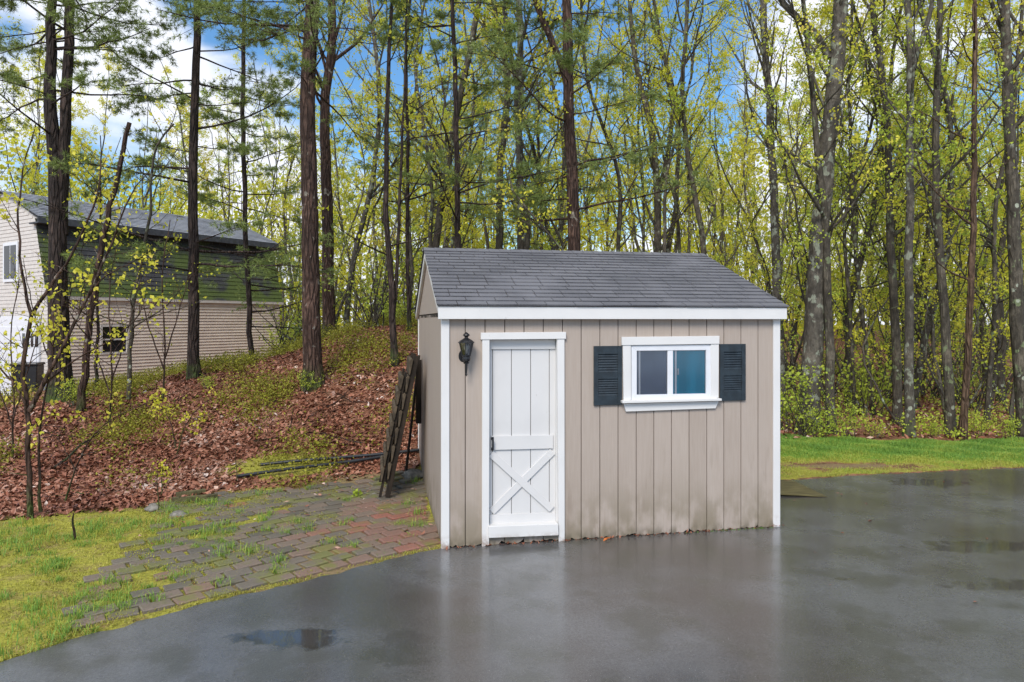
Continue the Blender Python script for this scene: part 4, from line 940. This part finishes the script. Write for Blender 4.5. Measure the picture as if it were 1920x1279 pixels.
# --- foreground sapling and small shrubs
def sapling_px(label, stems, Y, seed, leafm=LEAF_Y, lk=3, size=.06, name='sapling', low=.35, barkm=BARK_R, group=None, n1=9, L1=(.3, .8)):
    rng = np.random.default_rng(seed); x0 = (stems[0][0][0][0] - CX) / F * Y; zb = float(tz(x0, Y)); S = []
    for i, (pts, a, b) in enumerate(stems):
        P, r = px_stem(pts, Y + rng.uniform(-.1, .1), a, b, 0, rng, n=14, base=[x0, Y, zb - .05] if i == 0 else None, wob=.006, flare=.2); S.append((P, r))
    org = np.array([x0, Y, zb]); rt = empty(name, tuple(org)); tag(rt, label, 'sapling', group)
    STY['tmp'] = dict(n1=n1, t=(low, .98), L1=L1, a1=(25, 65), up=.05, n2=3, n3=2, leaf=size, lk=lk, kind='leaf')
    tree_meshes(name, [(P - org, r) for P, r in S], 'tmp', barkm, leafm, seed, k=7, parent=rt, thin=.5)
sapling_px('many-stemmed young tree with yellow leaves rising from the leaf litter at far left',
  [([(57, 975), (55, 900), (53, 830), (54, 771), (45, 735), (39, 701), (47, 650), (55, 610), (59, 591)], 11, 8),
   ([(59, 591), (50, 560), (43, 537), (33, 439), (39, 324), (55, 270), (68, 230)], 6, 2), ([(59, 591), (80, 560), (102, 529), (141, 470), (168, 400), (191, 352), (188, 254)], 7, 2),
   ([(55, 771), (78, 724), (113, 666), (156, 572), (203, 478), (230, 400), (245, 350), (281, 320)], 9, 2), ([(76, 960), (73, 880), (72, 791), (85, 740), (105, 640), (96, 560)], 6, 2),
   ([(78, 724), (148, 668), (219, 634), (262, 596), (275, 550)], 4, 1.5), ([(50, 760), (20, 710), (0, 690)], 5, 3), ([(156, 572), (190, 520), (230, 500), (268, 482)], 4, 1.5)], 7.9, 41, lk=3, size=.052, n1=9, L1=(.25, .6))
sapling_px('low spray of yellow leaves on a thin stem beside the leafy foreground sapling', [([(120, 960), (140, 880), (180, 800), (250, 765), (330, 735)], 4, 1.5), ([(140, 880), (110, 820), (60, 800)], 3, 1)], 8.6, 42, lk=3, size=.045, low=.4, n1=5, L1=(.2, .45))
for px_, Yb_, lab in ((22, 10.2, 'brushy bare sapling at the far left edge in front of the white garage doors'), (205, 11.6, 'brushy sapling with sparse yellow leaves below the house window'), (305, 12.6, 'thin brushy sapling between the crooked young tree and the slender dark pine'), (95, 14.2, 'wispy sapling before the corner of the house behind the twin-stemmed trunk')):
    b_ = HY + (CAMH - float(tz((px_ - CX) / F * Yb_, Yb_))) * F / Yb_
    sapling_px(lab, [([(px_, b_), (px_ + 6, b_ - 120), (px_ - 4, b_ - 230), (px_ + 14, b_ - 340)], 4, 1.6), ([(px_ + 4, b_ - 80), (px_ + 40, b_ - 200), (px_ + 62, b_ - 290)], 3, 1.2), ([(px_ + 2, b_ - 60), (px_ - 30, b_ - 150), (px_ - 52, b_ - 260)], 3, 1.2)], Yb_, 60 + px_, lk=1, size=.045, low=.2, n1=12, L1=(.4, 1.0))
sapling_px('tiny seedling with bright leaves standing in the litter near the timbers', [([(304, 940), (303, 900), (306, 868)], 2.5, 1.2)], 8.9, 43, lk=2, size=.04, low=.6, L1=(.05, .14), n1=4)
sapling_px('wispy low sapling with yellow leaves in front of the slender dark pine', [([(330, 840), (345, 800), (370, 765), (400, 745)], 3, 1.2), ([(330, 840), (320, 790), (300, 760)], 3, 1)], 10.5, 44, lk=3, size=.045, low=.3, n1=5, L1=(.2, .4))

def bush_mesh(seed, R0, H0, nst, nl, size, leafm, barkm):
    rng = np.random.default_rng(seed); n = nst
    az = rng.random(n) * 2 * np.pi; out = rng.random(n) * .8 + .1; P = np.zeros((n, 7, 3)); D = np.stack([np.cos(az) * out, np.sin(az) * out, np.ones(n)], 1); D /= np.linalg.norm(D, axis=1, keepdims=True)
    P[:, 0, :2] = rng.normal(0, .12 * R0, (n, 2)); P[:, 0, 2] = -.08
    for j in range(1, 7):
        P[:, j] = P[:, j - 1] + D * (H0 * (.6 + .5 * rng.random(n))[:, None] / 6); D = D + rng.normal(0, .12, (n, 3)); D /= np.linalg.norm(D, axis=1, keepdims=True)
    Rr = np.full((n, 1), .008 * max(H0, .6)) * np.linspace(1, .3, 7)[None]
    P2, R2 = level(P, Rr, 5, .25, .97, (.2, .45, 1), (30, 70), .02, .12, 4, (.6, .01), rng, rmin=.002)
    C_, D_ = pts_on(P2, nl, rng, .1, .05)
    return cat([tubes(P, Rr, 4), tubes(P2, R2, 3)]), kites(C_, size, rng, .2)
def make_tree_arch(name, sty, barkm, leafm, seed, H=15, r=.14, k=7, **kw):
    rng = np.random.default_rng(seed); pts = [(0, 0, -.2)]; x = y = 0; dxx, dyy = rng.normal(0, .13, 2)
    for i in range(1, 9): x += rng.normal(dxx, .34); y += rng.normal(dyy, .34); pts.append((x, y, H * i / 8))
    P = smooth_path(pts, 18, rng, .03); rt = empty(name, (0, 0, 0)); S = [(P, radii(P, r, r * .12))]
    if rng.random() < .55:
        i = int(rng.uniform(6, 11)); a = P[i]; d = np.array([rng.normal(0, .35), rng.normal(0, .35), 1.0]); d /= np.linalg.norm(d); L = H - a[2]
        Q = smooth_path([a, a + d * L * .35, a + d * L * .6 + [0, 0, L * .05], a + d * L * .9 + [0, 0, L * .1]], 12, rng, .05); S.append((Q, np.linspace(S[0][1][i] * .75, .02, 12)))
    tree_meshes(name, S, sty, barkm, leafm, seed, k=k, parent=rt, **kw); return rt
def bush_arch(name, seed, **kw):
    (wv, wf), (lv, lf) = bush_mesh(seed, kw['R'], kw['H'], kw['nst'], kw['nl'], kw['size'], None, None)
    rt = empty(name, (0, 0, 0)); rng = np.random.default_rng(seed)
    mesh_np('stems', wv, wf, BARK_M, rt); mesh_np('foliage', lv, lf, kw['leafm'], rt, tone=np.clip(rng.normal(.5, .2, len(lf)), 0, 1)); return rt
def copy_tree(root, loc, rz, s):
    c = root.copy(); COL.objects.link(c); c.location = loc; c.rotation_euler = (0, 0, rz); c.scale = (s, s, s)
    for ch in root.children:
        d = ch.copy(); COL.objects.link(d); d.parent = c
    return c
ARCH = [('forest_tree', 'maple', BARK_M, LEAF_Y, 101), ('forest_tree', 'bushy', BARK_M, LEAF_Y, 102), ('forest_tree', 'tall', BARK_G, LEAF_Y, 103), ('forest_tree', 'bushy', BARK_M, LEAF_Y, 104),
        ('forest_tree', 'maple', BARK_M, LEAF_Y, 105), ('forest_tree', 'bushy', BARK_G, LEAF_G, 106), ('pine_tree', 'pine', BARK_D, NEEDLE, 107), ('forest_tree', 'maple', BARK_G, LEAF_Y, 108)]
arch = []
for nm, sty, bk, lfm, sd_ in ARCH:
    pn = sty == 'pine'
    arch.append(make_tree_arch(nm, sty, bk, lfm, sd_, H=14 + (sd_ % 4), r=.07 + .018 * (sd_ % 3), leafk=1.5 if not pn else 1, leafs=None if pn else .068))
WLAB = {'L': 'leafing tree in the woods left of the shed, among many alike', 'R': 'leafing tree deep in the woods right of the shed, among many alike', 'M': 'leafing tree in the woods behind the shed roof, among many alike'}
used = set(); placed = list(CUSTOM); cnt = 0; rg = random.Random(77)
tries = 0
while cnt < 150 and tries < 6000:
    tries += 1
    Y = 16 + 40 * rg.random() ** 1.15; X = rg.uniform(-.82, .82) * Y
    px = CX + X / Y * F
    lx_ = (X - HX) * math.cos(HA) + (Y - HYy) * math.sin(HA); ly_ = -(X - HX) * math.sin(HA) + (Y - HYy) * math.cos(HA)
    if -3.5 < lx_ < HL + 1.5 and -9 < ly_ < 8: continue
    if px < 530 and Y < 30: continue
    if px < 300 and rg.random() < .6: continue
    if any((X - a) ** 2 + (Y - b) ** 2 < (1.0 + .02 * Y) ** 2 for a, b in placed): continue
    placed.append((X, Y)); ai = rg.randrange(len(arch)); 
    if ai == 6 and rg.random() < .65: ai = 1
    pn = ARCH[ai][0] == 'pine_tree'; side = 'L' if px < 800 else ('M' if px < 1330 else 'R')
    loc = (X, Y, float(tz(X, Y))); sc_ = rg.uniform(.78, 1.12)
    if ai not in used: t = arch[ai]; t.location = loc; t.rotation_euler.z = rg.uniform(0, 6.28); t.scale = (sc_,) * 3; used.add(ai)
    else: t = copy_tree(arch[ai], loc, rg.uniform(0, 6.28), sc_)
    if pn: tag(t, 'dark needled ' + WLAB[side].replace('leafing tree', 'pine'), 'tree', 'pines in the woods, ' + side.replace('L', 'left').replace('R', 'right').replace('M', 'middle'))
    else: tag(t, 'slender ' + WLAB[side], 'tree', 'leafing trees in the woods, ' + {'L': 'left', 'R': 'right', 'M': 'middle'}[side])
    cnt += 1
# thin understorey saplings fill the gaps between the trunks
STY['thin'] = dict(n1=16, t=(.15, .98), L1=(.5, 1.5), a1=(35, 70), up=.07, n2=6, n3=3, leaf=.055, lk=3, kind='leaf')
tarch = [make_tree_arch('sapling', 'thin', BARK_M, (LEAF_G, LEAF_Y, LEAF_G)[i], 301 + i, H=(8, 6.5, 9.5)[i], r=(.035, .028, .045)[i], k=5) for i in range(3)]; tu = set(); c_ = 0
while c_ < 80:
    Y = rg.uniform(14.3, 32); px = rg.uniform(540, 2000) if rg.random() < .35 else rg.uniform(1380, 2000); X = (px - CX) / F * Y
    if (px < 800 and Y < 17.5) or any((X - a) ** 2 + (Y - b) ** 2 < .12 for a, b in placed): continue
    placed.append((X, Y)); i = rg.randrange(3); loc = (X, Y, float(tz(X, Y))); c_ += 1; sd2 = 'left of the shed' if px < 800 else ('behind the shed roof' if px < 1330 else 'right of the shed')
    if i not in tu: t = tarch[i]; t.location = loc; tu.add(i)
    else: t = copy_tree(tarch[i], loc, rg.uniform(0, 6.28), rg.uniform(.75, 1.2))
    tag(t, 'thin young sapling between bigger trunks in the woods ' + sd2 + ', among many alike', 'sapling', 'thin saplings in the woods ' + sd2)
# understorey shrubs
BA = [bush_arch('shrub', 201, R=.8, H=1.5, nst=16, nl=7, size=.07, leafm=LEAF_G), bush_arch('shrub', 202, R=.6, H=1.0, nst=14, nl=8, size=.05, leafm=LEAF_G), bush_arch('shrub', 203, R=.9, H=2.2, nst=14, nl=5, size=.06, leafm=LEAF_G)]
bu = set()
def put_bush(i, px, Y, s, label, group=None):
    x = (px - CX) / F * Y; loc = (x, Y, float(tz(x, Y)))
    if i not in bu: t = BA[i]; t.location = loc; t.scale = (s,) * 3; bu.add(i)
    else: t = copy_tree(BA[i], loc, rg.uniform(0, 6.28), s)
    tag(t, label, 'shrub', group)
put_bush(2, 1500, 13.4, .8, 'tall bright green shrub beside the right corner of the shed')
put_bush(0, 1590, 13.5, .55, 'round green shrub at the foot of the biggest lichen-covered tree')
put_bush(1, 1535, 13.2, .8, 'low yellow-green shrub between the tall shrub and the lawn')
put_bush(0, 1475, 13.8, 1.0, 'green shrub half hidden behind the right corner of the shed')
put_bush(1, 1750, 13.4, .42, 'small shrub between the lichen pole and the dark trunk')
put_bush(0, 1835, 13.6, .42, 'small shrub right of the orange stripped trunk')
put_bush(1, 1895, 13.3, .55, 'low leafy shrub at the lawn edge by the picture edge')
put_bush(1, 1640, 13.5, .45, 'small shrub on the lawn edge left of the lichen pole')
put_bush(1, 390, 13.2, .35, 'small green shrub at the foot of the slender dark pine')
put_bush(0, 575, 12.75, .32, 'low green weeds at the foot of the thickest pine')
put_bush(0, 135, 12.6, .4, 'green weeds at the foot of the twin-stemmed trunk')
gsh = 'understorey shrubs in the woods'
for i in range(34):
    Y = rg.uniform(16.5, 34); px = rg.choice([rg.uniform(1480, 2000), rg.uniform(1480, 2000), rg.uniform(520, 780)])
    x = (px - CX) / F * Y
    if (Y < 16.5 and px < 800): continue
    put_bush(rg.choice((0, 1, 2, 2)), px, Y, rg.uniform(.7, 1.5), 'leafy understorey shrub scattered in the woods ' + ('left of the shed' if px < 800 else 'right of the shed') + ', among many alike', gsh + (' left' if px < 800 else ' right'))

# ------------------------------------------------------------------ ground cover (stuff)
def scat(n, x0, x1, y0, y1): return RNG.uniform(x0, x1, n), RNG.uniform(y0, y1, n)
def flat_leaves(X, Y, size, lift=.012, tilt=.45):
    n = len(X); a = RNG.random(n) * 2 * np.pi; s = size * (.35 + 1.1 * RNG.random(n) ** 1.6); c = np.stack([X, Y, tz(X, Y) + lift * (.3 + RNG.random(n) * 2)], 1)
    u = np.stack([np.cos(a), np.sin(a), RNG.normal(0, tilt, n)], 1); w = np.stack([-np.sin(a), np.cos(a), RNG.normal(0, tilt, n)], 1); s = s[:, None]
    mid = np.zeros((n, 3)); mid[:, 2] = RNG.normal(0, .12, n) * s[:, 0]
    V = np.stack([c - u * s * .5, c - w * s * .3 + mid, c + u * s * .5, c + w * s * .3 + mid], 1).reshape(-1, 3)
    return V, np.arange(n * 4).reshape(n, 4)
X, Y = scat(210000, -11, 1.5, 7.7, 18)
ly0 = np.interp(X, [-12, -5.9, -4.55, -3.9, -2.4, -1.4, 0], [7.65, 7.9, 8.4, 9.1, 9.65, 10.1, 10.2])
ms = np.exp(-(((X + 3.35) / .95) ** 2 + ((Y - 10.0) / .5) ** 2) ** 2)
du = (X - SX) * E1.x + (Y - SY) * E1.y; dd = (X - SX) * E2.x + (Y - SY) * E2.y
k = (Y > ly0 + RNG.normal(0, .12, len(X))) & (np.abs(X / Y) < .8) & (ms < RNG.random(len(X)) * .8 + .1) & ~((du > -.04) & (dd > -.2) & (dd < 3.9)) & (RNG.random(len(X)) < np.interp(Y, [8, 12, 18], [1, .55, .25]))
X, Y = X[k], Y[k]; V, Fq = flat_leaves(X, Y, .075)
lf_ = .5 + .22 * np.sin(X * 1.3 + 2 * np.sin(Y * .9)) * np.sin(Y * 1.7 + X * .5) + .12 * np.sin(X * 4.1) * np.sin(Y * 3.3)
o = mesh_np('fallen_leaves', V, Fq, LITTER, tone=np.clip(lf_ - .08 + RNG.normal(0, .2, len(Fq)), 0, 1)); tag(o, 'red-brown fallen leaves covering the wooded bank left of the shed', 'leaves', kind='stuff')
X, Y = scat(60000, 3, 26, 13.0, 32); k = (X / Y < .8) & (Y > 13.1 + .3 * np.sin(X * 2)); V, Fq = flat_leaves(X[k], Y[k], .11)
o = mesh_np('fallen_leaves', V, Fq, LITTER, tone=np.clip(RNG.normal(.4, .25, len(Fq)), 0, 1)); tag(o, 'brown fallen leaves on the forest floor right of the shed', 'leaves', kind='stuff')
X, Y = scat(420, -4.2, -.9, 6.2, 10); k = inpoly(X, Y, PAT) & (RNG.random(len(X)) < np.interp(Y, [6.5, 9.5], [.1, 1])); V, Fq = flat_leaves(X[k], Y[k], .06, .03, .25)
o = mesh_np('loose_leaves', V, Fq, LITTER, tone=RNG.random(len(Fq))); tag(o, 'a few brown leaves strewn over the brick patio', 'leaves', kind='stuff')
P = g2w(1136, 1017); V, Fq = flat_leaves(np.array([P[0], P[0] + .03]), np.array([P[1], P[1] + .01]), .075, .012, .2); V[:, 2] += .01
o = mesh_np('fallen_leaf', V, Fq, m_plain('orange leaf', (.42, .12, .03), .5, .3)); tag(o, 'single orange leaf lying on the asphalt before the shed wall', 'leaf')
X, Y = scat(900, 2.5, 12, 2.2, 10.4); k = inpoly(X, Y, DRIVE) & (RNG.random(900) < np.interp(Y, [4, 10], [.05, .25])); V, Fq = flat_leaves(X[k], Y[k], .04, .006, .12); V[:, 2] += .006
o = mesh_np('driveway_debris', V, Fq, LITTER, tone=RNG.random(len(Fq)) * .4); tag(o, 'small dark leaf scraps and twigs on the wet asphalt', 'debris', kind='stuff')

sr = np.random.default_rng(9); m_ = 70; xs_ = sr.uniform(-8, -1.6, m_); ys_ = sr.uniform(8.6, 13, m_); kk = (ys_ > np.interp(xs_, [-5.9, -3.9, -1.4], [8.2, 9.6, 10.6])) & (xs_ / ys_ > -.78); xs_, ys_ = xs_[kk], ys_[kk]; m_ = len(xs_)
aa = sr.random(m_) * 3.14; ls_ = sr.uniform(.2, .9, m_); Pst = np.zeros((m_, 6, 3))
for j in range(6):
    Pst[:, j, 0] = xs_ + np.cos(aa) * ls_ * j / 5 + sr.normal(0, .012, m_); Pst[:, j, 1] = ys_ + np.sin(aa) * ls_ * j / 5 + sr.normal(0, .012, m_); Pst[:, j, 2] = tz(Pst[:, j, 0], Pst[:, j, 1]) + .03
V, Fq = tubes(Pst, (.004 + .006 * sr.random(m_))[:, None] * np.linspace(1, .4, 6)[None], 5); o = mesh_np('fallen_sticks', V, Fq, BARK_D); tag(o, 'thin dead sticks strewn among the fallen leaves of the bank', 'sticks', kind='stuff')
V, Fq = tube_np([(g2w(a, b) + [0, 0, .04 + h]) for a, b, h in ((100, 885, 0), (125, 872, .04), (150, 852, .08), (178, 828, .05), (196, 812, 0))], [.02, .018, .015, .012, .006], 6); o = mesh_np('fallen_branch', V, Fq, BARK_D); tag(o, 'dark fallen branch lying in the leaf litter beside the foreground saplings', 'branch')
def clump_leaves(X, Y, per, R0, H0, size):
    n = len(X); ci = np.repeat(np.arange(n), per); s = (.5 + RNG.random(n))[ci]
    c = np.stack([X[ci] + RNG.normal(0, R0, len(ci)) * s, Y[ci] + RNG.normal(0, R0, len(ci)) * s, np.zeros(len(ci))], 1)
    c[:, 2] = tz(c[:, 0], c[:, 1]) + RNG.random(len(ci)) ** .8 * H0 * s
    return kites(c, size, RNG, .0)
X, Y = scat(4200, -10, 1, 9.0, 20); nzv = np.sin(X * 1.9 + 1) * np.sin(Y * 1.6 + X * .6) + RNG.normal(0, .3, len(X))
k = (np.abs(X / Y) < .8) & (nzv > np.interp(Y, [9.0, 11, 12.5, 16], [.75, .35, .25, -.15])) & ~((du[:1] > 9)) & ~((X > -1.7) & (Y < 11.5))
X, Y = X[k], Y[k]; V, Fq = clump_leaves(X, Y, 40, .13, .24, .036)
o = mesh_np('undergrowth', V, Fq, OLIVE, tone=np.clip(RNG.normal(.35, .2, len(Fq)), 0, 1)); tag(o, 'low yellow-green undergrowth patches over the leaf-strewn bank', 'undergrowth', kind='stuff')
X, Y = scat(2600, 3, 26, 13.05, 30); k = (X / Y < .8) & (RNG.random(len(X)) < np.interp(Y, [13, 14.5, 30], [1, .34, .2])); X, Y = X[k], Y[k]; V, Fq = clump_leaves(X, Y, 40, .18, .30, .05)
o = mesh_np('undergrowth', V, Fq, LEAF_G, tone=np.clip(RNG.normal(.5, .22, len(Fq)), 0, 1)); tag(o, 'green undergrowth along the edge and floor of the right woods', 'undergrowth', kind='stuff')
def blades(X, Y, h, w=.004, lean=.5):
    n = len(X); a = RNG.random(n) * 2 * np.pi; hh = h * (.45 + .9 * RNG.random(n)); z = tz(X, Y); b = np.stack([X, Y, z - .005], 1)
    d = np.stack([np.cos(a), np.sin(a), np.zeros(n)], 1); p = np.stack([-np.sin(a), np.cos(a), np.zeros(n)], 1) * w
    ln = np.abs(RNG.normal(0, lean, n))[:, None]; up = np.array([0, 0, 1.])
    m = b + (up * .6 + d * ln * .25) * hh[:, None]; t = b + (up * (1 - .25 * np.minimum(ln, 1)) + d * ln * .8) * hh[:, None]
    V = np.stack([b - p, b + p, m + p * .8, m - p * .8, t, t + p * .05], 1).reshape(-1, 3); i = np.arange(n)[:, None] * 6
    return V, np.concatenate([i + [[0, 1, 2, 3]], i + [[3, 2, 5, 4]]], 0)
# left lawn: moss + short grass
X, Y = scat(160000, -6.8, -.8, 3.9, 9.6); ly0 = np.interp(X, [-12, -5.9, -4.55, -3.9, -2.4], [7.6, 7.85, 8.35, 9.0, 9.6])
inp = inpoly(X, Y, PAT); ind_ = inpoly(X, Y, [(a, b) for a, b in DRIVE])
pn_ = (1.2 * np.sin(X * 3.1 + 1.3 + np.sin(Y * 5)) * np.sin(Y * 3.7 + X) + .7 * np.sin(X * 9.1) * np.sin(Y * 8.3 + X * 2) + RNG.normal(0, .5, len(X)))
k = (~ind_) & (~inp) & (Y < ly0 + .1) & (RNG.random(len(X)) < .62) & (X / Y > -.8); Xg, Yg = X[k], Y[k]
V, Fq = blades(Xg, Yg, .022, .0035, .8); o = mesh_np('moss', V, Fq, MOSSY, tone=np.tile(np.clip(.5 + .25 * pn_[k], 0, 1), 2)); tag(o, 'yellow-green moss and short grass between leaf litter and driveway', 'moss', kind='stuff')
def tufts(cx, cy, per, sp, h, w=.0035, lean=.5):
    n = len(cx); ci = np.repeat(np.arange(n), per); s = RNG.uniform(.5, 1.4, n)[ci]
    X = cx[ci] + RNG.normal(0, sp, len(ci)) * s; Y = cy[ci] + RNG.normal(0, sp, len(ci)) * s; m = ~inpoly(X, Y, DRIVE); X, Y, s = X[m], Y[m], s[m]
    return blades(X, Y, h * s, w, lean)
cx, cy = scat(300, -6.5, -2.6, 4.4, 8.9); k = (cx / cy > -.8) & (np.sin(cx * 2.3 + .5) * np.sin(cy * 2.1) > -.35) & (cy < np.interp(cx, [-5.9, -3.9], [7.7, 8.8])) & (cx < np.interp(cy, [4.5, 7, 8.5], [-2.7, -3.6, -3.6]))
V1 = tufts(cx[k], cy[k], 60, .06, .07, .003, .9); 
jx, jy = [], []
for r in range(-60, 60):
    for c in range(-50, 50):
        ctr = np.array([-2.5, 7.2]) + ex * (c + (.5 if r % 2 else 0) + .5) * bl + ey * (r + rg.choice((0, .5))) * bw
        dens = float(np.interp(ctr[0], [-4.0, -2.6, -1.4, -.9], [.95, .75, .34, .05])) * float(np.interp(ctr[1], [5, 7.6, 9.3], [1.0, 1.0, .3]))
        if rg.random() < dens and inpoly(ctr[:1], ctr[1:], PAT)[0]: jx.append(ctr[0]); jy.append(ctr[1])
jx, jy = np.array(jx), np.array(jy)
big = RNG.random(len(jx)) < .34; V2 = cat([tufts(jx[big], jy[big], 60, .040, .085, .003, .9), tufts(jx[~big], jy[~big], 22, .05, .035, .003, 1.3)])
V, Fq = cat([V1, V2]); o = mesh_np('grass', V, Fq, GRASS, tone=np.clip(RNG.normal(.5, .2, len(Fq)), 0, 1)); tag(o, 'green grass tufts in the moss and between the patio pavers', 'grass', kind='stuff')
V, Fq = tufts(jx, jy, 60, .06, .014, .004, 1.2)
XO, YO = scat(90000, -4.8, -.9, 4.4, 9.3); ov = np.sin(XO * 4.7 + np.sin(YO * 3)) * np.sin(YO * 5.3 + XO) * .5 + .35 * np.sin(XO * 11) * np.sin(YO * 13) + RNG.normal(0, .22, len(XO))
ko = inpoly(XO, YO, PAT) & (ov > np.interp(XO, [-4.3, -3.0, -2.0, -1.0], [-.25, .22, .62, 1.2]) - np.interp(YO - .84 * XO, [7.3, 8.2], [.28, 0])); XO, YO = XO[ko], YO[ko]
VO, FO = blades(XO, YO, .016, .0035, 1.3); VO[:, 2] += .024
o = mesh_np('straw_moss', VO, FO, MOSSY, tone=np.tile(np.clip(RNG.normal(.38, .22, len(XO)), 0, 1), 2)); tag(o, 'straw-coloured moss and dead grass creeping over the pavers toward the lawn', 'moss', kind='stuff')
e_ = np.array([e for e in edge if e[0] > -4.4]); es = RNG.integers(0, len(e_), 900); es = es[np.sin(e_[es, 0] * 5) + RNG.normal(0, .6, 900) > -.2]; V3 = tufts(e_[es, 0] - .03, e_[es, 1] + .045, 7, .035, .020, .0035, 1.2)
V, Fq = cat([(V, Fq), V3]); o = mesh_np('joint_moss', V, Fq, MOSSY, tone=np.clip(RNG.normal(.45, .25, len(Fq)), 0, 1)); tag(o, 'moss filling the patio joints and the driveway edge', 'moss', kind='stuff')
# right lawn strip
X, Y = scat(260000, 3.2, 11.2, 10.0, 13.4); fy = np.interp(X, [p[0] for p in far], [p[1] for p in far]); dt = np.exp(-(((X - 5.2) / 1.7) ** 2 + ((Y - 10.8) / .38) ** 2))
k = (Y > fy + .03 + RNG.random(len(X)) * .08) & (Y < 13.15 + .2 * np.sin(X * 1.3)) & (dt < RNG.random(len(X)) * .9) & (np.sin(X * 4.3 + 2 * np.sin(Y * 2)) * np.sin(Y * 7) + (Y - 11) < RNG.random(len(X)) * 1.4 + .9 + (Y > 11.6) * 9) & (RNG.random(len(X)) < .8); X, Y = X[k], Y[k]
g_ = np.clip((Y - 11.0) / 1.0 + .2 + (X - 6) * .12, 0, 1); V, Fq = blades(X, Y, (.025 + .03 * g_) * (1 + .5 * np.sin(X * 5.1) * np.sin(Y * 6.3 + X)), .004, .8)
o = mesh_np('lawn', V, Fq, GRASS, tone=np.tile(np.clip(.88 - .40 * g_ + .14 * np.sin(X * 3.7 + Y) * np.sin(Y * 5.5 - X) + RNG.normal(0, .13, len(X)), 0, 1), 2)); tag(o, 'strip of bright lawn between driveway and woods', 'grass', kind='stuff')
# weeds and debris along the foot of the shed
us = RNG.uniform(.05, SW, 22); us = np.where(RNG.random(22) < .75, SW - np.abs(RNG.normal(0, .8, 22)), us); us = us[(us > .1) & (us < SW) & ((us < dl - .02) | (us > dr))]
cx = SX + us * E1.x - (-.028) * 0 + (-.045) * E2.x; cy = SY + us * E1.y - .045 * E2.y
n = len(cx); ci = np.repeat(np.arange(n), 16); Xb, Yb = cx[ci] + RNG.normal(0, .02, len(ci)), cy[ci] + RNG.normal(0, .006, len(ci))
V, Fq = blades(Xb, Yb, .022, .003, .9); o = mesh_np('weeds', V, Fq, GRASS, tone=RNG.random(len(Fq)) * .6); tag(o, 'tiny weeds sprouting along the foot of the shed wall', 'weeds', kind='stuff')
us = RNG.uniform(.02, SW + .05, 220); X = SX + us * E1.x - (.03 + .03 * RNG.random(220)) * E2.x; Y = SY + us * E1.y - (.03 + .03 * RNG.random(220)) * E2.y
V, Fq = flat_leaves(X, Y, .03, .008, .5); V[:, 2] += .008; o = mesh_np('debris', V, Fq, LITTER, tone=RNG.random(len(Fq)) * .5); tag(o, 'dark rotting leaf debris along the foot of the shed', 'debris', kind='stuff')
# patio weed
P = g2w(668, 934); V, Fq = kites(np.array([P]) + RNG.normal(0, .03, (60, 3)) + [0, 0, .05], .04, RNG, 0)
o = mesh_np('weed', V, Fq, LEAF_G, tone=RNG.random(len(Fq)) * .4); tag(o, 'small round green weed growing among the patio bricks', 'weed', kind='stuff')

# ------------------------------------------------------------------ far woods: one mass
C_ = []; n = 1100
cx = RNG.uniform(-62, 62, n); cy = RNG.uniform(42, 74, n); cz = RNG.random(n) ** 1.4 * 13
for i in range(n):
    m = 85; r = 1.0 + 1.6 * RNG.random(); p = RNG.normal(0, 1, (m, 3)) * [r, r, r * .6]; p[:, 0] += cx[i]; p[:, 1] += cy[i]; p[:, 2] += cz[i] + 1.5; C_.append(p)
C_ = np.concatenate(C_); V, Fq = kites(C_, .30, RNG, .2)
o = mesh_np('distant_woods', V, Fq, LEAF_Y, tone=np.clip(np.repeat(RNG.normal(.6, .2, n), 85) + RNG.normal(0, .12, len(Fq)), 0, 1)); tag(o, 'far green mass of spring foliage beyond the nearer trees', 'woods', kind='stuff')  # bright yellow leaf colour stands in for haze over the far trees
tx = RNG.uniform(-62, 62, 420); ty = RNG.uniform(52, 80, 420); m = 6; P = np.zeros((420, m, 3)); zz_ = np.linspace(0, 1, m)
for j in range(m): P[:, j, 0] = tx + RNG.normal(0, .25, 420) * j; P[:, j, 1] = ty; P[:, j, 2] = tz(tx, ty) - .2 + 17 * zz_[j]
V, Fq = tubes(P, (.07 + .08 * RNG.random(420))[:, None] * np.linspace(1, .2, m)[None], 5); o = mesh_np('distant_trunks', V, Fq, BARK_M); tag(o, 'countless thin trunks of the far woods', 'woods', kind='stuff')
